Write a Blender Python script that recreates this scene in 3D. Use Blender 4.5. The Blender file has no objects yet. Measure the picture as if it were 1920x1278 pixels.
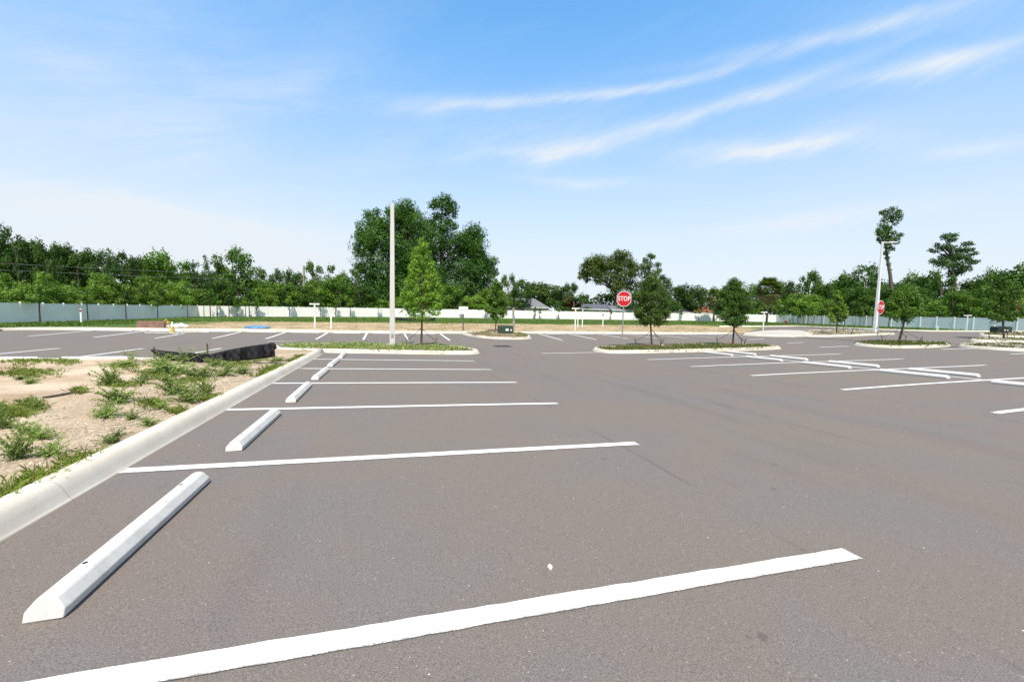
import bpy, bmesh, math, random
import numpy as np
from mathutils import Vector, Matrix
random.seed(7); RNG = np.random.default_rng(7)
SC = bpy.context.scene; COL = SC.collection
R_ = math.radians

# ------------------------------------------------------------------ camera model (photo pixels 1920 x 1278)
F, PITCH, ROLL, YAW, EYE = 780.3, -math.atan(.0747), -.0216, -.2923, 1.588
def _rot(p, r, y):
    cy, sy, cp, sp, cr, sr = math.cos(y), math.sin(y), math.cos(p), math.sin(p), math.cos(r), math.sin(r)
    return (np.array([[cy,-sy,0],[sy,cy,0],[0,0,1]]) @ np.array([[1,0,0],[0,cp,-sp],[0,sp,cp]]) @ np.array([[cr,0,sr],[0,1,0],[-sr,0,cr]]))
RM = _rot(PITCH, ROLL, YAW); CAMP = np.array([0, 0, EYE])
def ray(u, v): return RM @ np.array([(u-960)/F, 1, -(v-639)/F])

# ------------------------------------------------------------------ terrain height: thin plate spline through surveyed points
A_, B_ = -.0256, -.0215
PTS = []
for x in (-6, -2.46, 0.4, 3.25):
    for y in (-12, -5, 0, 5, 10, 14.5, 18.5): PTS.append((x, y, A_*x+B_*y))
for y in (-12, -5, 0, 5, 10, 15): PTS.append((7, y, A_*6.6+B_*y))
PTS += [(10.95,4.81,-.17),(10.95,7.55,-.25),(11,10.3,-.32),(11,13.04,-.41),(11,15.78,-.48),(16.8,10.3,-.25),(16.98,7.55,-.16),(16.6,13.04,-.33),
 (16.8,17,-.43),(23,10.3,-.19),(22.9,13.04,-.27),(22.8,15.78,-.34),(11,-1,-.02),(17,-1,.07),(23,-1,.1),(23,4.8,-.04),(31,18,-.17),(31,10,-.06),(31,0,.14),(40,18,-.1),
 (-9.4,20.2,-.28),(-12,20.2,-.26),(-9,17,-.22),(-12,17,-.18),(-20,20,-.15),(-17.8,27.8,-.32),(-12.4,27.8,-.42),(-6.9,27.8,-.44),(-1.5,27.8,-.5),(4,27.8,-.54),
 (12.8,27.8,-.53),(18.3,27.8,-.42),(24,27.8,-.36),(29.5,27.8,-.28),(-18,33.4,-.28),(-9.7,33.4,-.31),(-1.5,33.4,-.38),(4,33.4,-.39),(13,33.4,-.35),(25,33.4,-.36),(32,33.4,-.33),
 (50,32,-.03),(42,24,-.06),(-10,10,.02),(-10,0,.25),(-25,0,.3),(-29,82,-.62),(1,90,-.42),(35,89,-.3),(72,86,-.14),(93,79,-.04),(83,44,.08),(-33,50,-.55),(-22,38,-.32),(60,38,-.02),(70,60,-.08),
 (0,55,-.4),(30,55,-.36),(90,10,.25),(-250,0,0),(250,0,.2),(0,300,-.3),(-200,220,-.3),(220,220,-.1),(0,-200,0.4)]
PTS = np.array(PTS)
def _tps(r2): return .5*r2*np.log(r2+1e-9)
_n = len(PTS); _d2 = ((PTS[:,None,:2]-PTS[None,:,:2])**2).sum(-1)
_K = _tps(_d2) + np.eye(_n)*.6; _P = np.c_[np.ones(_n), PTS[:,:2]]
_M = np.block([[_K,_P],[_P.T,np.zeros((3,3))]]); _w = np.linalg.solve(_M, np.r_[PTS[:,2],0,0,0])
def Zv(X, Y):
    X = np.clip(np.asarray(X,float),-230,230); Y = np.clip(np.asarray(Y,float),-150,280); sh = X.shape
    X, Y = X.ravel(), Y.ravel(); o = np.zeros(len(X))
    for i in range(0, len(X), 4000):
        x, y = X[i:i+4000], Y[i:i+4000]
        r2 = (x[:,None]-PTS[None,:,0])**2+(y[:,None]-PTS[None,:,1])**2
        o[i:i+4000] = _tps(r2)@_w[:_n]+_w[_n]+_w[_n+1]*x+_w[_n+2]*y
    return o.reshape(sh)
def Z(x, y): return float(Zv([x],[y])[0])
def at(u, v, dz=0.0):
    "where the sight line of a photo pixel meets the terrain (raised by dz)"
    d = ray(u, v); z = -.3
    for _ in range(40):
        t = (z-EYE)/d[2]; z = .5*z+.5*(Z(d[0]*t, d[1]*t)+dz)
    t = (z-EYE)/d[2]; return float(d[0]*t), float(d[1]*t), z
def atY(u, v, Y):
    d = ray(u, v); t = Y/d[1]; return float(d[0]*t), Y, float(EYE+d[2]*t)
def atD(u, v, D):
    d = ray(u, v); p = CAMP+d*D; return p

# ------------------------------------------------------------------ materials
def new_mat(name):
    m = bpy.data.materials.new(name); m.use_nodes = True; nt = m.node_tree
    return m, nt, nt.nodes['Principled BSDF']
class NT:
    def __init__(s, nt): s.nt = nt
    def n(s, t, **k):
        o = s.nt.nodes.new(t)
        for a, b in k.items(): setattr(o, a, b)
        return o
    def l(s, a, b): s.nt.links.new(a, b)
    def val(s, inp, x):
        if isinstance(x, (int, float)): inp.default_value = x
        elif isinstance(x, (tuple, list)): inp.default_value = x
        else: s.l(x, inp)
    def math(s, op, a, b=0.0, c=0.0, clamp=False):
        o = s.n('ShaderNodeMath', operation=op, use_clamp=clamp)
        for i, x in enumerate((a, b, c)): s.val(o.inputs[i], x)
        return o.outputs[0]
    def mix(s, f, a, b, blend='MIX'):
        o = s.n('ShaderNodeMix', data_type='RGBA', blend_type=blend)
        s.val(o.inputs[0], f)
        for i, x in ((6, a), (7, b)):
            s.val(o.inputs[i], tuple(x)+(1,) if isinstance(x, tuple) and len(x) == 3 else x)
        return o.outputs[2]
    def noise(s, vec, scale, detail=4, rough=.55, dist=0.0):
        o = s.n('ShaderNodeTexNoise'); s.l(vec, o.inputs['Vector'])
        o.inputs['Scale'].default_value = scale; o.inputs['Detail'].default_value = detail; o.inputs['Roughness'].default_value = rough; o.inputs['Distortion'].default_value = dist
        return o.outputs['Fac']
    def ramp(s, f, a, b, ca=0.0, cb=1.0):
        o = s.n('ShaderNodeMapRange', interpolation_type='SMOOTHSTEP'); s.val(o.inputs[0], f)
        for i, x in enumerate((a, b, ca, cb)): o.inputs[i+1].default_value = x
        return o.outputs[0]
    def scale(s, vec, v):
        o = s.n('ShaderNodeVectorMath', operation='MULTIPLY'); s.l(vec, o.inputs[0]); o.inputs[1].default_value = v; return o.outputs[0]
    def pos(s): return s.n('ShaderNodeTexCoord').outputs['Object']
    def attr(s, name): return s.n('ShaderNodeAttribute', attribute_name=name).outputs['Fac']
def bump(t, bs, h, strength=.3, dist=.01):
    b = t.n('ShaderNodeBump'); b.inputs['Strength'].default_value = strength; b.inputs['Distance'].default_value = dist
    t.l(h, b.inputs['Height']); t.l(b.outputs[0], bs.inputs['Normal'])
def plain(name, col, rough=.6, var=.12, scale=6.0, metal=0.0, dirt=None, pits=0):
    m, nt, bs = new_mat(name); t = NT(nt); p = t.pos()
    n = t.noise(p, scale, 5)
    lo = tuple(c*(1-var) for c in col); hi = tuple(min(1, c*(1+var)) for c in col)
    c = t.mix(t.ramp(n, .3, .7), lo, hi)
    if dirt: c = t.mix(t.math('MULTIPLY', t.ramp(t.noise(p, scale*.45, 6, .65), .52, .75), .6), c, dirt)
    if pits:
        f = t.noise(p, 38, 5, .8); c = t.mix(t.math('MULTIPLY', t.ramp(f, .60, .70), pits), c, tuple(x*.45 for x in col))
        s_ = t.noise(t.scale(p, (9, 1.6, 9)), 2.2, 5, .7); c = t.mix(t.math('MULTIPLY', t.ramp(s_, .60, .72), pits*.7), c, (.16,.15,.14)); bump(t, bs, f, .25, .004)
    t.l(c, bs.inputs['Base Color']); bs.inputs['Roughness'].default_value = rough; bs.inputs['Metallic'].default_value = metal
    bs.inputs['Specular IOR Level'].default_value = .3
    return m
def m_asphalt():
    m, nt, bs = new_mat('asphalt'); t = NT(nt); p = t.pos()
    big = t.noise(p, .55, 3, .5, .6)
    c = t.mix(t.ramp(big, .35, .65), (.166,.137,.118), (.152,.139,.131))
    c = t.mix(t.ramp(t.noise(p, .16, 3), .35, .7), c, (.166,.141,.116))
    st = t.noise(t.scale(p, (.9,.12,1)), 1.1, 4, .6)
    c = t.mix(t.math('MULTIPLY', t.ramp(st, .56, .72), .35), c, (.128,.112,.102))
    st2 = t.noise(t.scale(p, (.35,1.4,1)), .8, 4, .6)
    c = t.mix(t.math('MULTIPLY', t.ramp(st2, .58, .75), .3), c, (.186,.162,.138))
    spot = t.noise(p, 2.3, 2, .5)
    c = t.mix(t.math('MULTIPLY', t.ramp(spot, .74, .8), .35), c, (.05,.048,.046))
    g = t.noise(p, 125, 3, .8)
    c = t.mix(1.0, c, t.mix(t.ramp(g, .3, .7), (.6,.6,.61), (1.38,1.37,1.36)), 'MULTIPLY')
    v = t.n('ShaderNodeTexVoronoi'); t.l(p, v.inputs['Vector']); v.inputs['Scale'].default_value = 70
    sep = t.n('ShaderNodeSeparateColor'); t.l(v.outputs['Color'], sep.inputs[0])
    sp = t.math('MULTIPLY', t.math('GREATER_THAN', sep.outputs[0], .962), t.math('LESS_THAN', v.outputs['Distance'], .3))
    c = t.mix(t.math('MULTIPLY', sp, t.math('MULTIPLY', sep.outputs[1], .75)), c, (.42,.39,.36))
    # lane seams left by the paver, tyre tracks, drips where cars stand
    sx = t.n('ShaderNodeSeparateXYZ'); t.l(p, sx.inputs[0]); wob_ = t.math('MULTIPLY', t.math('SUBTRACT', t.noise(p, .8, 3), .5), .16)
    for X0, w_ in ((6.75, .03), (10.6, .022), (2.95, .016)):
        d_ = t.math('ABSOLUTE', t.math('SUBTRACT', t.math('ADD', sx.outputs[0], wob_), X0))
        c = t.mix(t.math('MULTIPLY', t.math('MULTIPLY', t.ramp(d_, w_, w_*2.2, 1, 0), t.ramp(t.noise(t.scale(p, (1,.5,1)), 1.5, 4), .42, .6)), .34), c, (.07,.062,.058))
    for X0 in (4.6, 5.9, 8.0, 9.3):
        d_ = t.math('ABSOLUTE', t.math('SUBTRACT', t.math('ADD', sx.outputs[0], t.math('MULTIPLY', wob_, 4)), X0))
        c = t.mix(t.math('MULTIPLY', t.math('MULTIPLY', t.ramp(d_, .05, .35, 1, 0), t.ramp(t.noise(t.scale(p, (2,.25,1)), 1.2, 4), .4, .65)), .2), c, (.11,.098,.09))
    dr_ = t.math('MULTIPLY', t.ramp(t.noise(p, 5.5, 2, .4), .72, .77), t.ramp(t.noise(p, .5, 2), .52, .6))
    c = t.mix(t.math('MULTIPLY', dr_, .5), c, (.06,.054,.05))
    t.l(c, bs.inputs['Base Color']); bs.inputs['Roughness'].default_value = .88; bs.inputs['Specular IOR Level'].default_value = .25
    bump(t, bs, g, .35, .006)
    return m
def m_paint():
    m, nt, bs = new_mat('line_paint'); t = NT(nt); p = t.pos()
    n = t.noise(p, 1.6, 5, .7); f = t.noise(p, 60, 3, .8)
    e = t.attr('edge')
    wear = t.math('ADD', t.math('MULTIPLY', n, .35), t.math('MULTIPLY', f, .65))
    wear = t.math('ADD', wear, t.math('MULTIPLY', e, .11))
    k = t.ramp(wear, .585, .68)
    c = t.mix(t.ramp(t.noise(p, 14, 4), .3, .7), (.62,.61,.585), (.70,.69,.67))
    c = t.mix(t.math('MULTIPLY', k, .85), c, (.15,.14,.13))
    t.l(c, bs.inputs['Base Color']); bs.inputs['Roughness'].default_value = .75
    return m
def m_concrete(name='kerb_concrete', c0=(.52,.465,.38), c1=(.60,.55,.47), stain=(.47,.39,.28), joint=True):
    m, nt, bs = new_mat(name); t = NT(nt); p = t.pos()
    c = t.mix(t.ramp(t.noise(p, .8, 5, .6), .35, .65), c0, c1)
    c = t.mix(t.math('MULTIPLY', t.ramp(t.noise(p, .33, 4), .5, .72), .55), c, stain)
    f = t.noise(p, 45, 4, .7); c = t.mix(1.0, c, t.mix(f, (.84,.84,.84), (1.12,1.12,1.12)), 'MULTIPLY')
    v = t.noise(t.scale(p, (1,1,6)), 5, 5, .7); c = t.mix(t.math('MULTIPLY', t.ramp(v, .6, .8), .35), c, (.34,.31,.27))
    if joint:
        s = t.attr('along'); fr = t.math('FRACT', t.math('DIVIDE', s, 3.05))
        c = t.mix(t.math('MULTIPLY', t.math('LESS_THAN', fr, .0032), .5), c, (.2,.185,.16))
    t.l(c, bs.inputs['Base Color']); bs.inputs['Roughness'].default_value = .85
    bump(t, bs, f, .2, .004); return m
def m_ground():
    "far ground: mown green verge by the fence, straw coloured dry strip by the kerb"
    m, nt, bs = new_mat('verge_ground'); t = NT(nt); p = t.pos()
    sx = t.n('ShaderNodeSeparateXYZ'); t.l(p, sx.inputs[0]); X, Y = sx.outputs[0], sx.outputs[1]
    n = t.noise(p, .35, 5, .6); n2 = t.noise(t.scale(p, (.6,1.5,1)), 1.4, 5, .65)
    straw = t.mix(t.ramp(n2, .35, .65), (.34,.235,.135), (.47,.37,.24))
    straw = t.mix(t.math('MULTIPLY', t.ramp(t.noise(p, .5, 4), .5, .65), .8), straw, (.20,.185,.075))
    straw = t.mix(t.math('MULTIPLY', t.ramp(t.noise(p, 3.2, 4, .7), .55, .7), .6), straw, (.24,.15,.09))
    green = t.mix(t.ramp(n2, .3, .7), (.055,.10,.018), (.09,.15,.03))
    # dry patch spans the middle, between the kerb and the mown verge
    yb = t.math('ADD', Y, t.math('MULTIPLY', t.math('SUBTRACT', n, .5), 9))
    k = t.math('MULTIPLY', t.ramp(yb, 33.2, 34.8), t.math('SUBTRACT', 1, t.ramp(yb, 55, 58)))
    xb = t.math('ADD', X, t.math('MULTIPLY', t.math('SUBTRACT', n, .5), 10))
    k = t.math('MULTIPLY', k, t.ramp(xb, -20, -16))
    yr = t.math('ADD', xb, t.math('MULTIPLY', Y, .0))
    k = t.math('MULTIPLY', k, t.math('SUBTRACT', 1, t.ramp(yr, 44, 52)))
    c = t.mix(k, green, straw)
    t.l(c, bs.inputs['Base Color']); bs.inputs['Roughness'].default_value = .95; bs.inputs['Specular IOR Level'].default_value = .1
    bump(t, bs, t.noise(p, 9, 5, .8), .5, .08); return m
def m_dirt():
    m, nt, bs = new_mat('sandy_dirt'); t = NT(nt); p = t.pos()
    sx = t.n('ShaderNodeSeparateXYZ'); t.l(p, sx.inputs[0])
    n = t.noise(p, .7, 6, .6, .4)
    c = t.mix(t.ramp(n, .35, .62), (.41,.305,.205), (.60,.485,.36))
    c = t.mix(t.math('MULTIPLY', t.ramp(t.noise(p, .45, 5, .6), .52, .68), .75), c, (.22,.145,.085))
    c = t.mix(t.math('MULTIPLY', t.ramp(t.noise(p, 1.9, 5, .7), .60, .75), .6), c, (.19,.17,.075))
    # pale crushed stone towards the kerb
    gx = t.math('ADD', sx.outputs[0], t.math('MULTIPLY', t.math('SUBTRACT', n, .5), 2.5))
    g = t.ramp(gx, -5.4, -3.4)
    v = t.n('ShaderNodeTexVoronoi'); t.l(p, v.inputs['Vector']); v.inputs['Scale'].default_value = 48
    sep = t.n('ShaderNodeSeparateColor'); t.l(v.outputs['Color'], sep.inputs[0])
    stone = t.mix(sep.outputs[0], (.27,.20,.135), (.52,.43,.32))
    c = t.mix(t.math('MULTIPLY', g, t.ramp(t.noise(p, 1.3, 4), .35, .6, .25, .85)), c, stone)
    f = t.noise(p, 30, 5, .8); c = t.mix(1.0, c, t.mix(t.ramp(f, .3, .7), (.7,.68,.66), (1.2,1.2,1.2)), 'MULTIPLY')
    t.l(c, bs.inputs['Base Color']); bs.inputs['Roughness'].default_value = .95; bs.inputs['Specular IOR Level'].default_value = .1
    bump(t, bs, t.math('ADD', f, t.math('MULTIPLY', t.noise(p, 6, 5, .7), 2)), .6, .03); return m
def m_leaf(name, dark, light, trans=.36, hue=None):
    m, nt, bs = new_mat(name); t = NT(nt)
    a = t.attr('tint'); c = t.mix(a, dark, light)
    if hue: c = t.mix(t.math('MULTIPLY', t.math('GREATER_THAN', t.attr('rnd'), .9), .8), c, hue)
    oi = t.n('ShaderNodeObjectInfo'); k = t.math('ADD', .78, t.math('MULTIPLY', oi.outputs['Random'], .5))
    kk = t.n('ShaderNodeCombineColor')
    t.l(k, kk.inputs[0]); t.l(k, kk.inputs[1]); t.l(k, kk.inputs[2])
    c = t.mix(1.0, c, kk.outputs[0], 'MULTIPLY')
    t.l(c, bs.inputs['Base Color']); bs.inputs['Roughness'].default_value = .5; bs.inputs['Specular IOR Level'].default_value = .25
    tr = t.n('ShaderNodeBsdfTranslucent'); t.l(t.mix(1.0, c, (1.2,1.25,.5), 'MULTIPLY'), tr.inputs[0])
    mx = t.n('ShaderNodeMixShader'); mx.inputs[0].default_value = trans
    t.l(bs.outputs[0], mx.inputs[1]); t.l(tr.outputs[0], mx.inputs[2])
    out = [n for n in nt.nodes if n.type == 'OUTPUT_MATERIAL'][0]; t.l(mx.outputs[0], out.inputs[0])
    return m
M = dict(
 asphalt=m_asphalt(), paint=m_paint(), kerb=m_concrete(), ground=m_ground(), dirt=m_dirt(),
 stop=plain('white_stop_paint', (.56,.545,.51), .6, .06, 7, dirt=(.36,.34,.295), pits=.55),
 rawstop=plain('raw_concrete_block', (.33,.315,.29), .85, .15, 6),
 apron=m_concrete('apron_concrete', (.42,.39,.33), (.48,.45,.39), (.36,.31,.24), False),
 pole=m_concrete('pole_concrete', (.56,.55,.52), (.60,.59,.565), (.52,.50,.465), False),
 polewhite=plain('white_pole_paint', (.72,.72,.71), .5, .05, 2),
 dark=plain('dark_hole', (.03,.028,.026), .8), galv=plain('galvanised_steel', (.36,.37,.38), .5, .1, 20, .5),
 red=plain('sign_red', (.50,.014,.02), .45, .08, 8), white=plain('sign_white', (.80,.80,.80), .5, .04, 8),
 signback=plain('sign_back_metal', (.30,.22,.18), .6, .1, 8), grey=plain('grey_lettering', (.35,.35,.36), .6),
 vinyl=plain('white_vinyl', (.86,.85,.82), .45, .05, .5, dirt=(.62,.62,.58)), 
 pvc=plain('white_pvc', (.76,.755,.73), .5, .08, 4, dirt=(.45,.40,.30)),
 bark=plain('bark', (.115,.088,.066), .9, .35, 9), darkbark=plain('dark_bark', (.055,.044,.036), .9, .3, 9),
 greybark=plain('grey_bark', (.22,.19,.16), .9, .3, 5),
 wood=plain('weathered_wood', (.34,.29,.22), .85, .25, 6), stake=plain('stake_wood', (.12,.09,.065), .9, .25, 10),
 strap=plain('green_strap', (.035,.04,.03), .7), black=plain('black_fabric', (.012,.012,.014), .75, .2, 3),
 box=plain('transformer_green', (.035,.060,.040), .5, .12, 6), boxd=plain('dark_box', (.018,.026,.026), .5, .12, 6),
 decal=plain('pale_sticker', (.75,.76,.74), .5), brick=plain('brown_block', (.27,.17,.13), .85, .2, 5, dirt=(.2,.13,.1)),
 yellow=plain('faded_yellow', (.55,.40,.07), .6, .15, 6), cone=plain('cone_yellow', (.58,.42,.12), .6, .15, 7),
 blue=plain('blue_sheet', (.10,.22,.38), .55, .25, 5, dirt=(.35,.4,.45)), iron=plain('cast_iron', (.06,.052,.046), .7, .2, 12),
 hyd=plain('hydrant_red', (.22,.03,.025), .5), stone=plain('pale_stone', (.62,.58,.52), .85, .15, 40), gravel=plain('gravel_stone', (.42,.345,.255), .9, .3, 9),
 mulch=plain('mulch', (.14,.075,.045), .95, .4, 14), soil=plain('bed_soil', (.21,.155,.095), .95, .3, 5),
 soilg=plain('grey_bed', (.22,.20,.15), .95, .25, 3), shingle=plain('grey_shingle', (.155,.16,.175), .85, .15, 4), shingled=plain('dark_shingle', (.095,.105,.13), .85, .15, 4),
 terra=plain('terracotta_tile', (.27,.115,.06), .85, .2, 4), wall=plain('pale_render', (.60,.58,.54), .8, .06, 1), trim=plain('white_trim', (.74,.74,.73), .6, .04, 1),
 glass=plain('dark_window', (.03,.04,.05), .15, .1, 1),
 lf_dark=m_leaf('leaf_dark', (0.030, 0.070, 0.011), (0.083, 0.165, 0.024)), lf_mid=m_leaf('leaf_mid', (0.046, 0.109, 0.014), (0.130, 0.240, 0.031)),
 lf_bright=m_leaf('leaf_bright', (0.072, 0.151, 0.016), (0.198, 0.319, 0.042)), lf_olive=m_leaf('leaf_olive', (0.042, 0.076, 0.014), (0.111, 0.159, 0.028)),
 lf_blue=m_leaf('leaf_bluegreen', (0.032, 0.077, 0.022), (0.083, 0.159, 0.040)), lf_big=m_leaf('leaf_big', (0.024, 0.070, 0.011), (0.085, 0.190, 0.026)),
 lf_young=m_leaf('leaf_young', (0.097, 0.204, 0.019), (0.269, 0.441, 0.053)), lf_oak=m_leaf('leaf_street', (0.042, 0.086, 0.015), (0.120, 0.184, 0.031)),
 lf_weed=m_leaf('leaf_weed', (0.108, 0.166, 0.040), (0.300, 0.385, 0.105), .3), lf_grass=m_leaf('leaf_grass', (.12,.18,.025), (.27,.35,.055), .3, (.36,.29,.12)),
 lf_cover=m_leaf('leaf_cover', (.055,.090,.014), (.140,.17,.030), .25, (.30,.19,.075)), lf_dry=m_leaf('leaf_dry', (.26,.19,.09), (.42,.33,.18), .2, (.16,.17,.05)),
 lf_palm=m_leaf('leaf_palm', (.060,.10,.02), (.16,.20,.05)), lf_thatch=m_leaf('leaf_thatch', (.22,.17,.09), (.38,.31,.18)), lf_red=m_leaf('leaf_red', (.06,.028,.012), (.17,.05,.03)),
 lf_lawn=m_leaf('leaf_lawn', (.055,.10,.015), (.11,.17,.03)))

# ------------------------------------------------------------------ object helpers
def tag(o, label=None, cat=None, group=None, kind=None):
    if label: o['label'] = label
    if cat: o['category'] = cat
    if group: o['group'] = group
    if kind: o['kind'] = kind
    return o
def empty(name, loc=(0,0,0), rz=0, label=None, cat=None, group=None):
    o = bpy.data.objects.new(name, None); COL.objects.link(o); o.empty_display_size = .2
    o.location = loc; o.rotation_euler = (0,0,rz); return tag(o, label, cat, group)
def link(name, me, mat=None, parent=None):
    if mat is not None and not me.materials: me.materials.append(mat)
    o = bpy.data.objects.new(name, me); COL.objects.link(o); o.parent = parent; return o
def obj(name, bm, mat, parent=None, smooth=False):
    me = bpy.data.meshes.new(name); bmesh.ops.recalc_face_normals(bm, faces=bm.faces); bm.to_mesh(me); bm.free()
    if smooth:
        for p in me.polygons: p.use_smooth = True
    return link(name, me, mat, parent)
def meshpy(name, V, Fs, mat, parent=None, smooth=False, attrs=None):
    me = bpy.data.meshes.new(name); me.from_pydata([tuple(v) for v in V], [], [tuple(f) for f in Fs])
    if smooth: me.polygons.foreach_set('use_smooth', [True]*len(me.polygons))
    for k, (dom, a) in (attrs or {}).items():
        at_ = me.attributes.new(k, 'FLOAT', dom); at_.data.foreach_set('value', np.asarray(a, dtype=np.float32))
    me.update(); return link(name, me, mat, parent)
def copy_tree(o, parent=None):
    c = o.copy(); COL.objects.link(c); c.parent = parent
    for ch in list(o.children): copy_tree(ch, c)
    return c
def bx(bm, c, s, rz=0, taper=1.0, bevel=0):
    m = Matrix.Translation(c) @ Matrix.Rotation(rz, 4, 'Z') @ Matrix.Diagonal((*s, 1))
    r = bmesh.ops.create_cube(bm, size=1, matrix=m)
    if taper != 1:
        for v in r['verts']:
            if v.co.z > c[2]: v.co.x = c[0]+(v.co.x-c[0])*taper; v.co.y = c[1]+(v.co.y-c[1])*taper
    if bevel: bmesh.ops.bevel(bm, geom=list({e for v in r['verts'] for e in v.link_edges}), offset=bevel, segments=2, profile=.5, affect='EDGES')
    return r['verts']
def tube(bm, pts, rads, n=8, cap=True):
    rings = []; pts = [Vector(p) for p in pts]
    for i, p in enumerate(pts):
        d = (pts[min(i+1, len(pts)-1)]-pts[max(i-1, 0)]).normalized()
        a = d.cross(Vector((0,0,1)) if abs(d.z) < .95 else Vector((1,0,0))).normalized(); b = d.cross(a)
        rings.append([bm.verts.new(p+(a*math.cos(t)+b*math.sin(t))*rads[i]) for t in [2*math.pi*k/n for k in range(n)]])
    for r0, r1 in zip(rings, rings[1:]):
        for k in range(n): bm.faces.new((r0[k], r0[(k+1)%n], r1[(k+1)%n], r1[k]))
    if cap: bm.faces.new(rings[0][::-1]); bm.faces.new(rings[-1])
def lathe(bm, prof, n=20, c=(0,0,0)):
    rings = [[bm.verts.new((c[0]+r*math.cos(2*math.pi*k/n), c[1]+r*math.sin(2*math.pi*k/n), c[2]+z)) for k in range(n)] for r, z in prof]
    for r0, r1 in zip(rings, rings[1:]):
        for k in range(n): bm.faces.new((r0[k], r0[(k+1)%n], r1[(k+1)%n], r1[k]))
    bm.faces.new(rings[0][::-1]); bm.faces.new(rings[-1])

# ------------------------------------------------------------------ setting: ground, asphalt, lines, kerbs
def sheet(name, xs, ys, mat, dz=0.0, rough=0.0, fn=None):
    X, Y = np.meshgrid(xs, ys); Zz = Zv(X, Y)+dz
    if rough: Zz = Zz+RNG.normal(0, rough, Zz.shape)
    if fn is not None: Zz = fn(X, Y, Zz)
    V = np.stack([X, Y, Zz], -1).reshape(-1, 3); nx = len(xs); Fs = []
    for j in range(len(ys)-1):
        for i in range(nx-1): a = j*nx+i; Fs.append((a, a+1, a+nx+1, a+nx))
    o = meshpy(name, V, Fs, mat, smooth=True); return tag(o, kind='structure')
def stretched(lo, hi, inner_lo, inner_hi, step):
    a = list(np.arange(inner_lo, inner_hi+1e-6, step)); d = step
    while a[-1] < hi: d *= 1.35; a.append(a[-1]+d)
    d = step
    while a[0] > lo: d *= 1.35; a.insert(0, a[0]-d)
    return np.array(a)
sheet('ground', stretched(-1500, 1500, -60, 130, 3), stretched(-300, 2500, -15, 125, 3), M['ground'], -.03)
sheet('parking_lot', np.arange(-22.2, 34.1, .6), np.arange(-12, 33.45, .6), M['asphalt'], 0)
sheet('parking_lot', np.arange(33.9, 75, 1.0), np.arange(-12, 33.45, 1.0), M['asphalt'], .004)

PROF = [(-.014,-.06),(-.014,.004),(-.004,.010),(.006,.022),(.03,.072),(.058,.118),(.085,.143),(.12,.154),(.2,.155),(.222,.148),(.23,.125),(.23,-.06)]
def kerb(path, closed=False, side=1, name='kerb', h=1.0, w=1.0, label=None):
    "sweep the kerb profile along a path; x=0 of the profile is the road side"
    P = [np.array(p[:2], float) for p in path]; Q = []
    m = len(P); segs = m if closed else m-1
    for i in range(segs):
        a, b = P[i], P[(i+1)%m]; k = max(1, int(np.linalg.norm(b-a)/1.2))
        for j in range(k): Q.append(a+(b-a)*j/k)
    if not closed: Q.append(P[-1])
    n = len(Q); V = []; al = []; s = 0; Fs = []
    for i in range(n):
        a = Q[(i-1)%n] if closed or i > 0 else Q[i]; b = Q[(i+1)%n] if closed or i < n-1 else Q[i]
        d = (b-a)/max(1e-6, np.linalg.norm(b-a)); nr = np.array([-d[1], d[0]])*side
        if i: s += np.linalg.norm(Q[i]-Q[i-1])
        for (o, z) in PROF:
            q = Q[i]+nr*o*w; V.append((q[0], q[1], Z(Q[i][0], Q[i][1])+z*h)); al.append(s)
    k = len(PROF)
    for i in range(n if closed else n-1):
        j = (i+1)%n
        for c in range(k-1): Fs.append((i*k+c, i*k+c+1, j*k+c+1, j*k+c) if side < 0 else (i*k+c, j*k+c, j*k+c+1, i*k+c+1))
    if not closed: Fs += [tuple(range(k)), tuple(range((n-1)*k, n*k))[::-1]]
    o = meshpy(name, V, Fs, M['kerb'], smooth=True, attrs={'along': ('POINT', al)}); return tag(o, kind='structure')
def smooth_closed(P, it=2):
    P = [np.array(p[:2], float) for p in P]
    for _ in range(it):
        Q = []
        for i in range(len(P)): a, b = P[i], P[(i+1)%len(P)]; Q += [a*.75+b*.25, a*.25+b*.75]
        P = Q
    return P
def ccw(P):
    a = sum(P[i][0]*P[(i+1)%len(P)][1]-P[(i+1)%len(P)][0]*P[i][1] for i in range(len(P))); return P if a > 0 else P[::-1]
def inside(P, x, y):
    c = False
    for i in range(len(P)):
        a, b = P[i], P[i-1]
        if (a[1] > y) != (b[1] > y) and x < (b[0]-a[0])*(y-a[1])/(b[1]-a[1])+a[0]: c = not c
    return c
def bed(P, mat, dz=.09, hump=.05, name='planting_bed'):
    P = ccw([np.array(p[:2], float) for p in P]); c = sum(P)/len(P); V = []; Fs = []; n = len(P); ks = (.985, .8, .55, .3)
    for k in ks:
        for p in P: q = c+(p-c)*k; V.append((q[0], q[1], Z(*q)+dz+hump*(1-k*k)))
    V.append((c[0], c[1], Z(*c)+dz+hump))
    for r in range(len(ks)-1):
        for i in range(n): j = (i+1)%n; Fs.append((r*n+i, r*n+j, (r+1)*n+j, (r+1)*n+i))
    r = len(ks)-1
    for i in range(n): Fs.append((r*n+i, r*n+(i+1)%n, len(V)-1))
    return tag(meshpy(name, V, Fs, mat, smooth=True), kind='structure')

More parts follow.
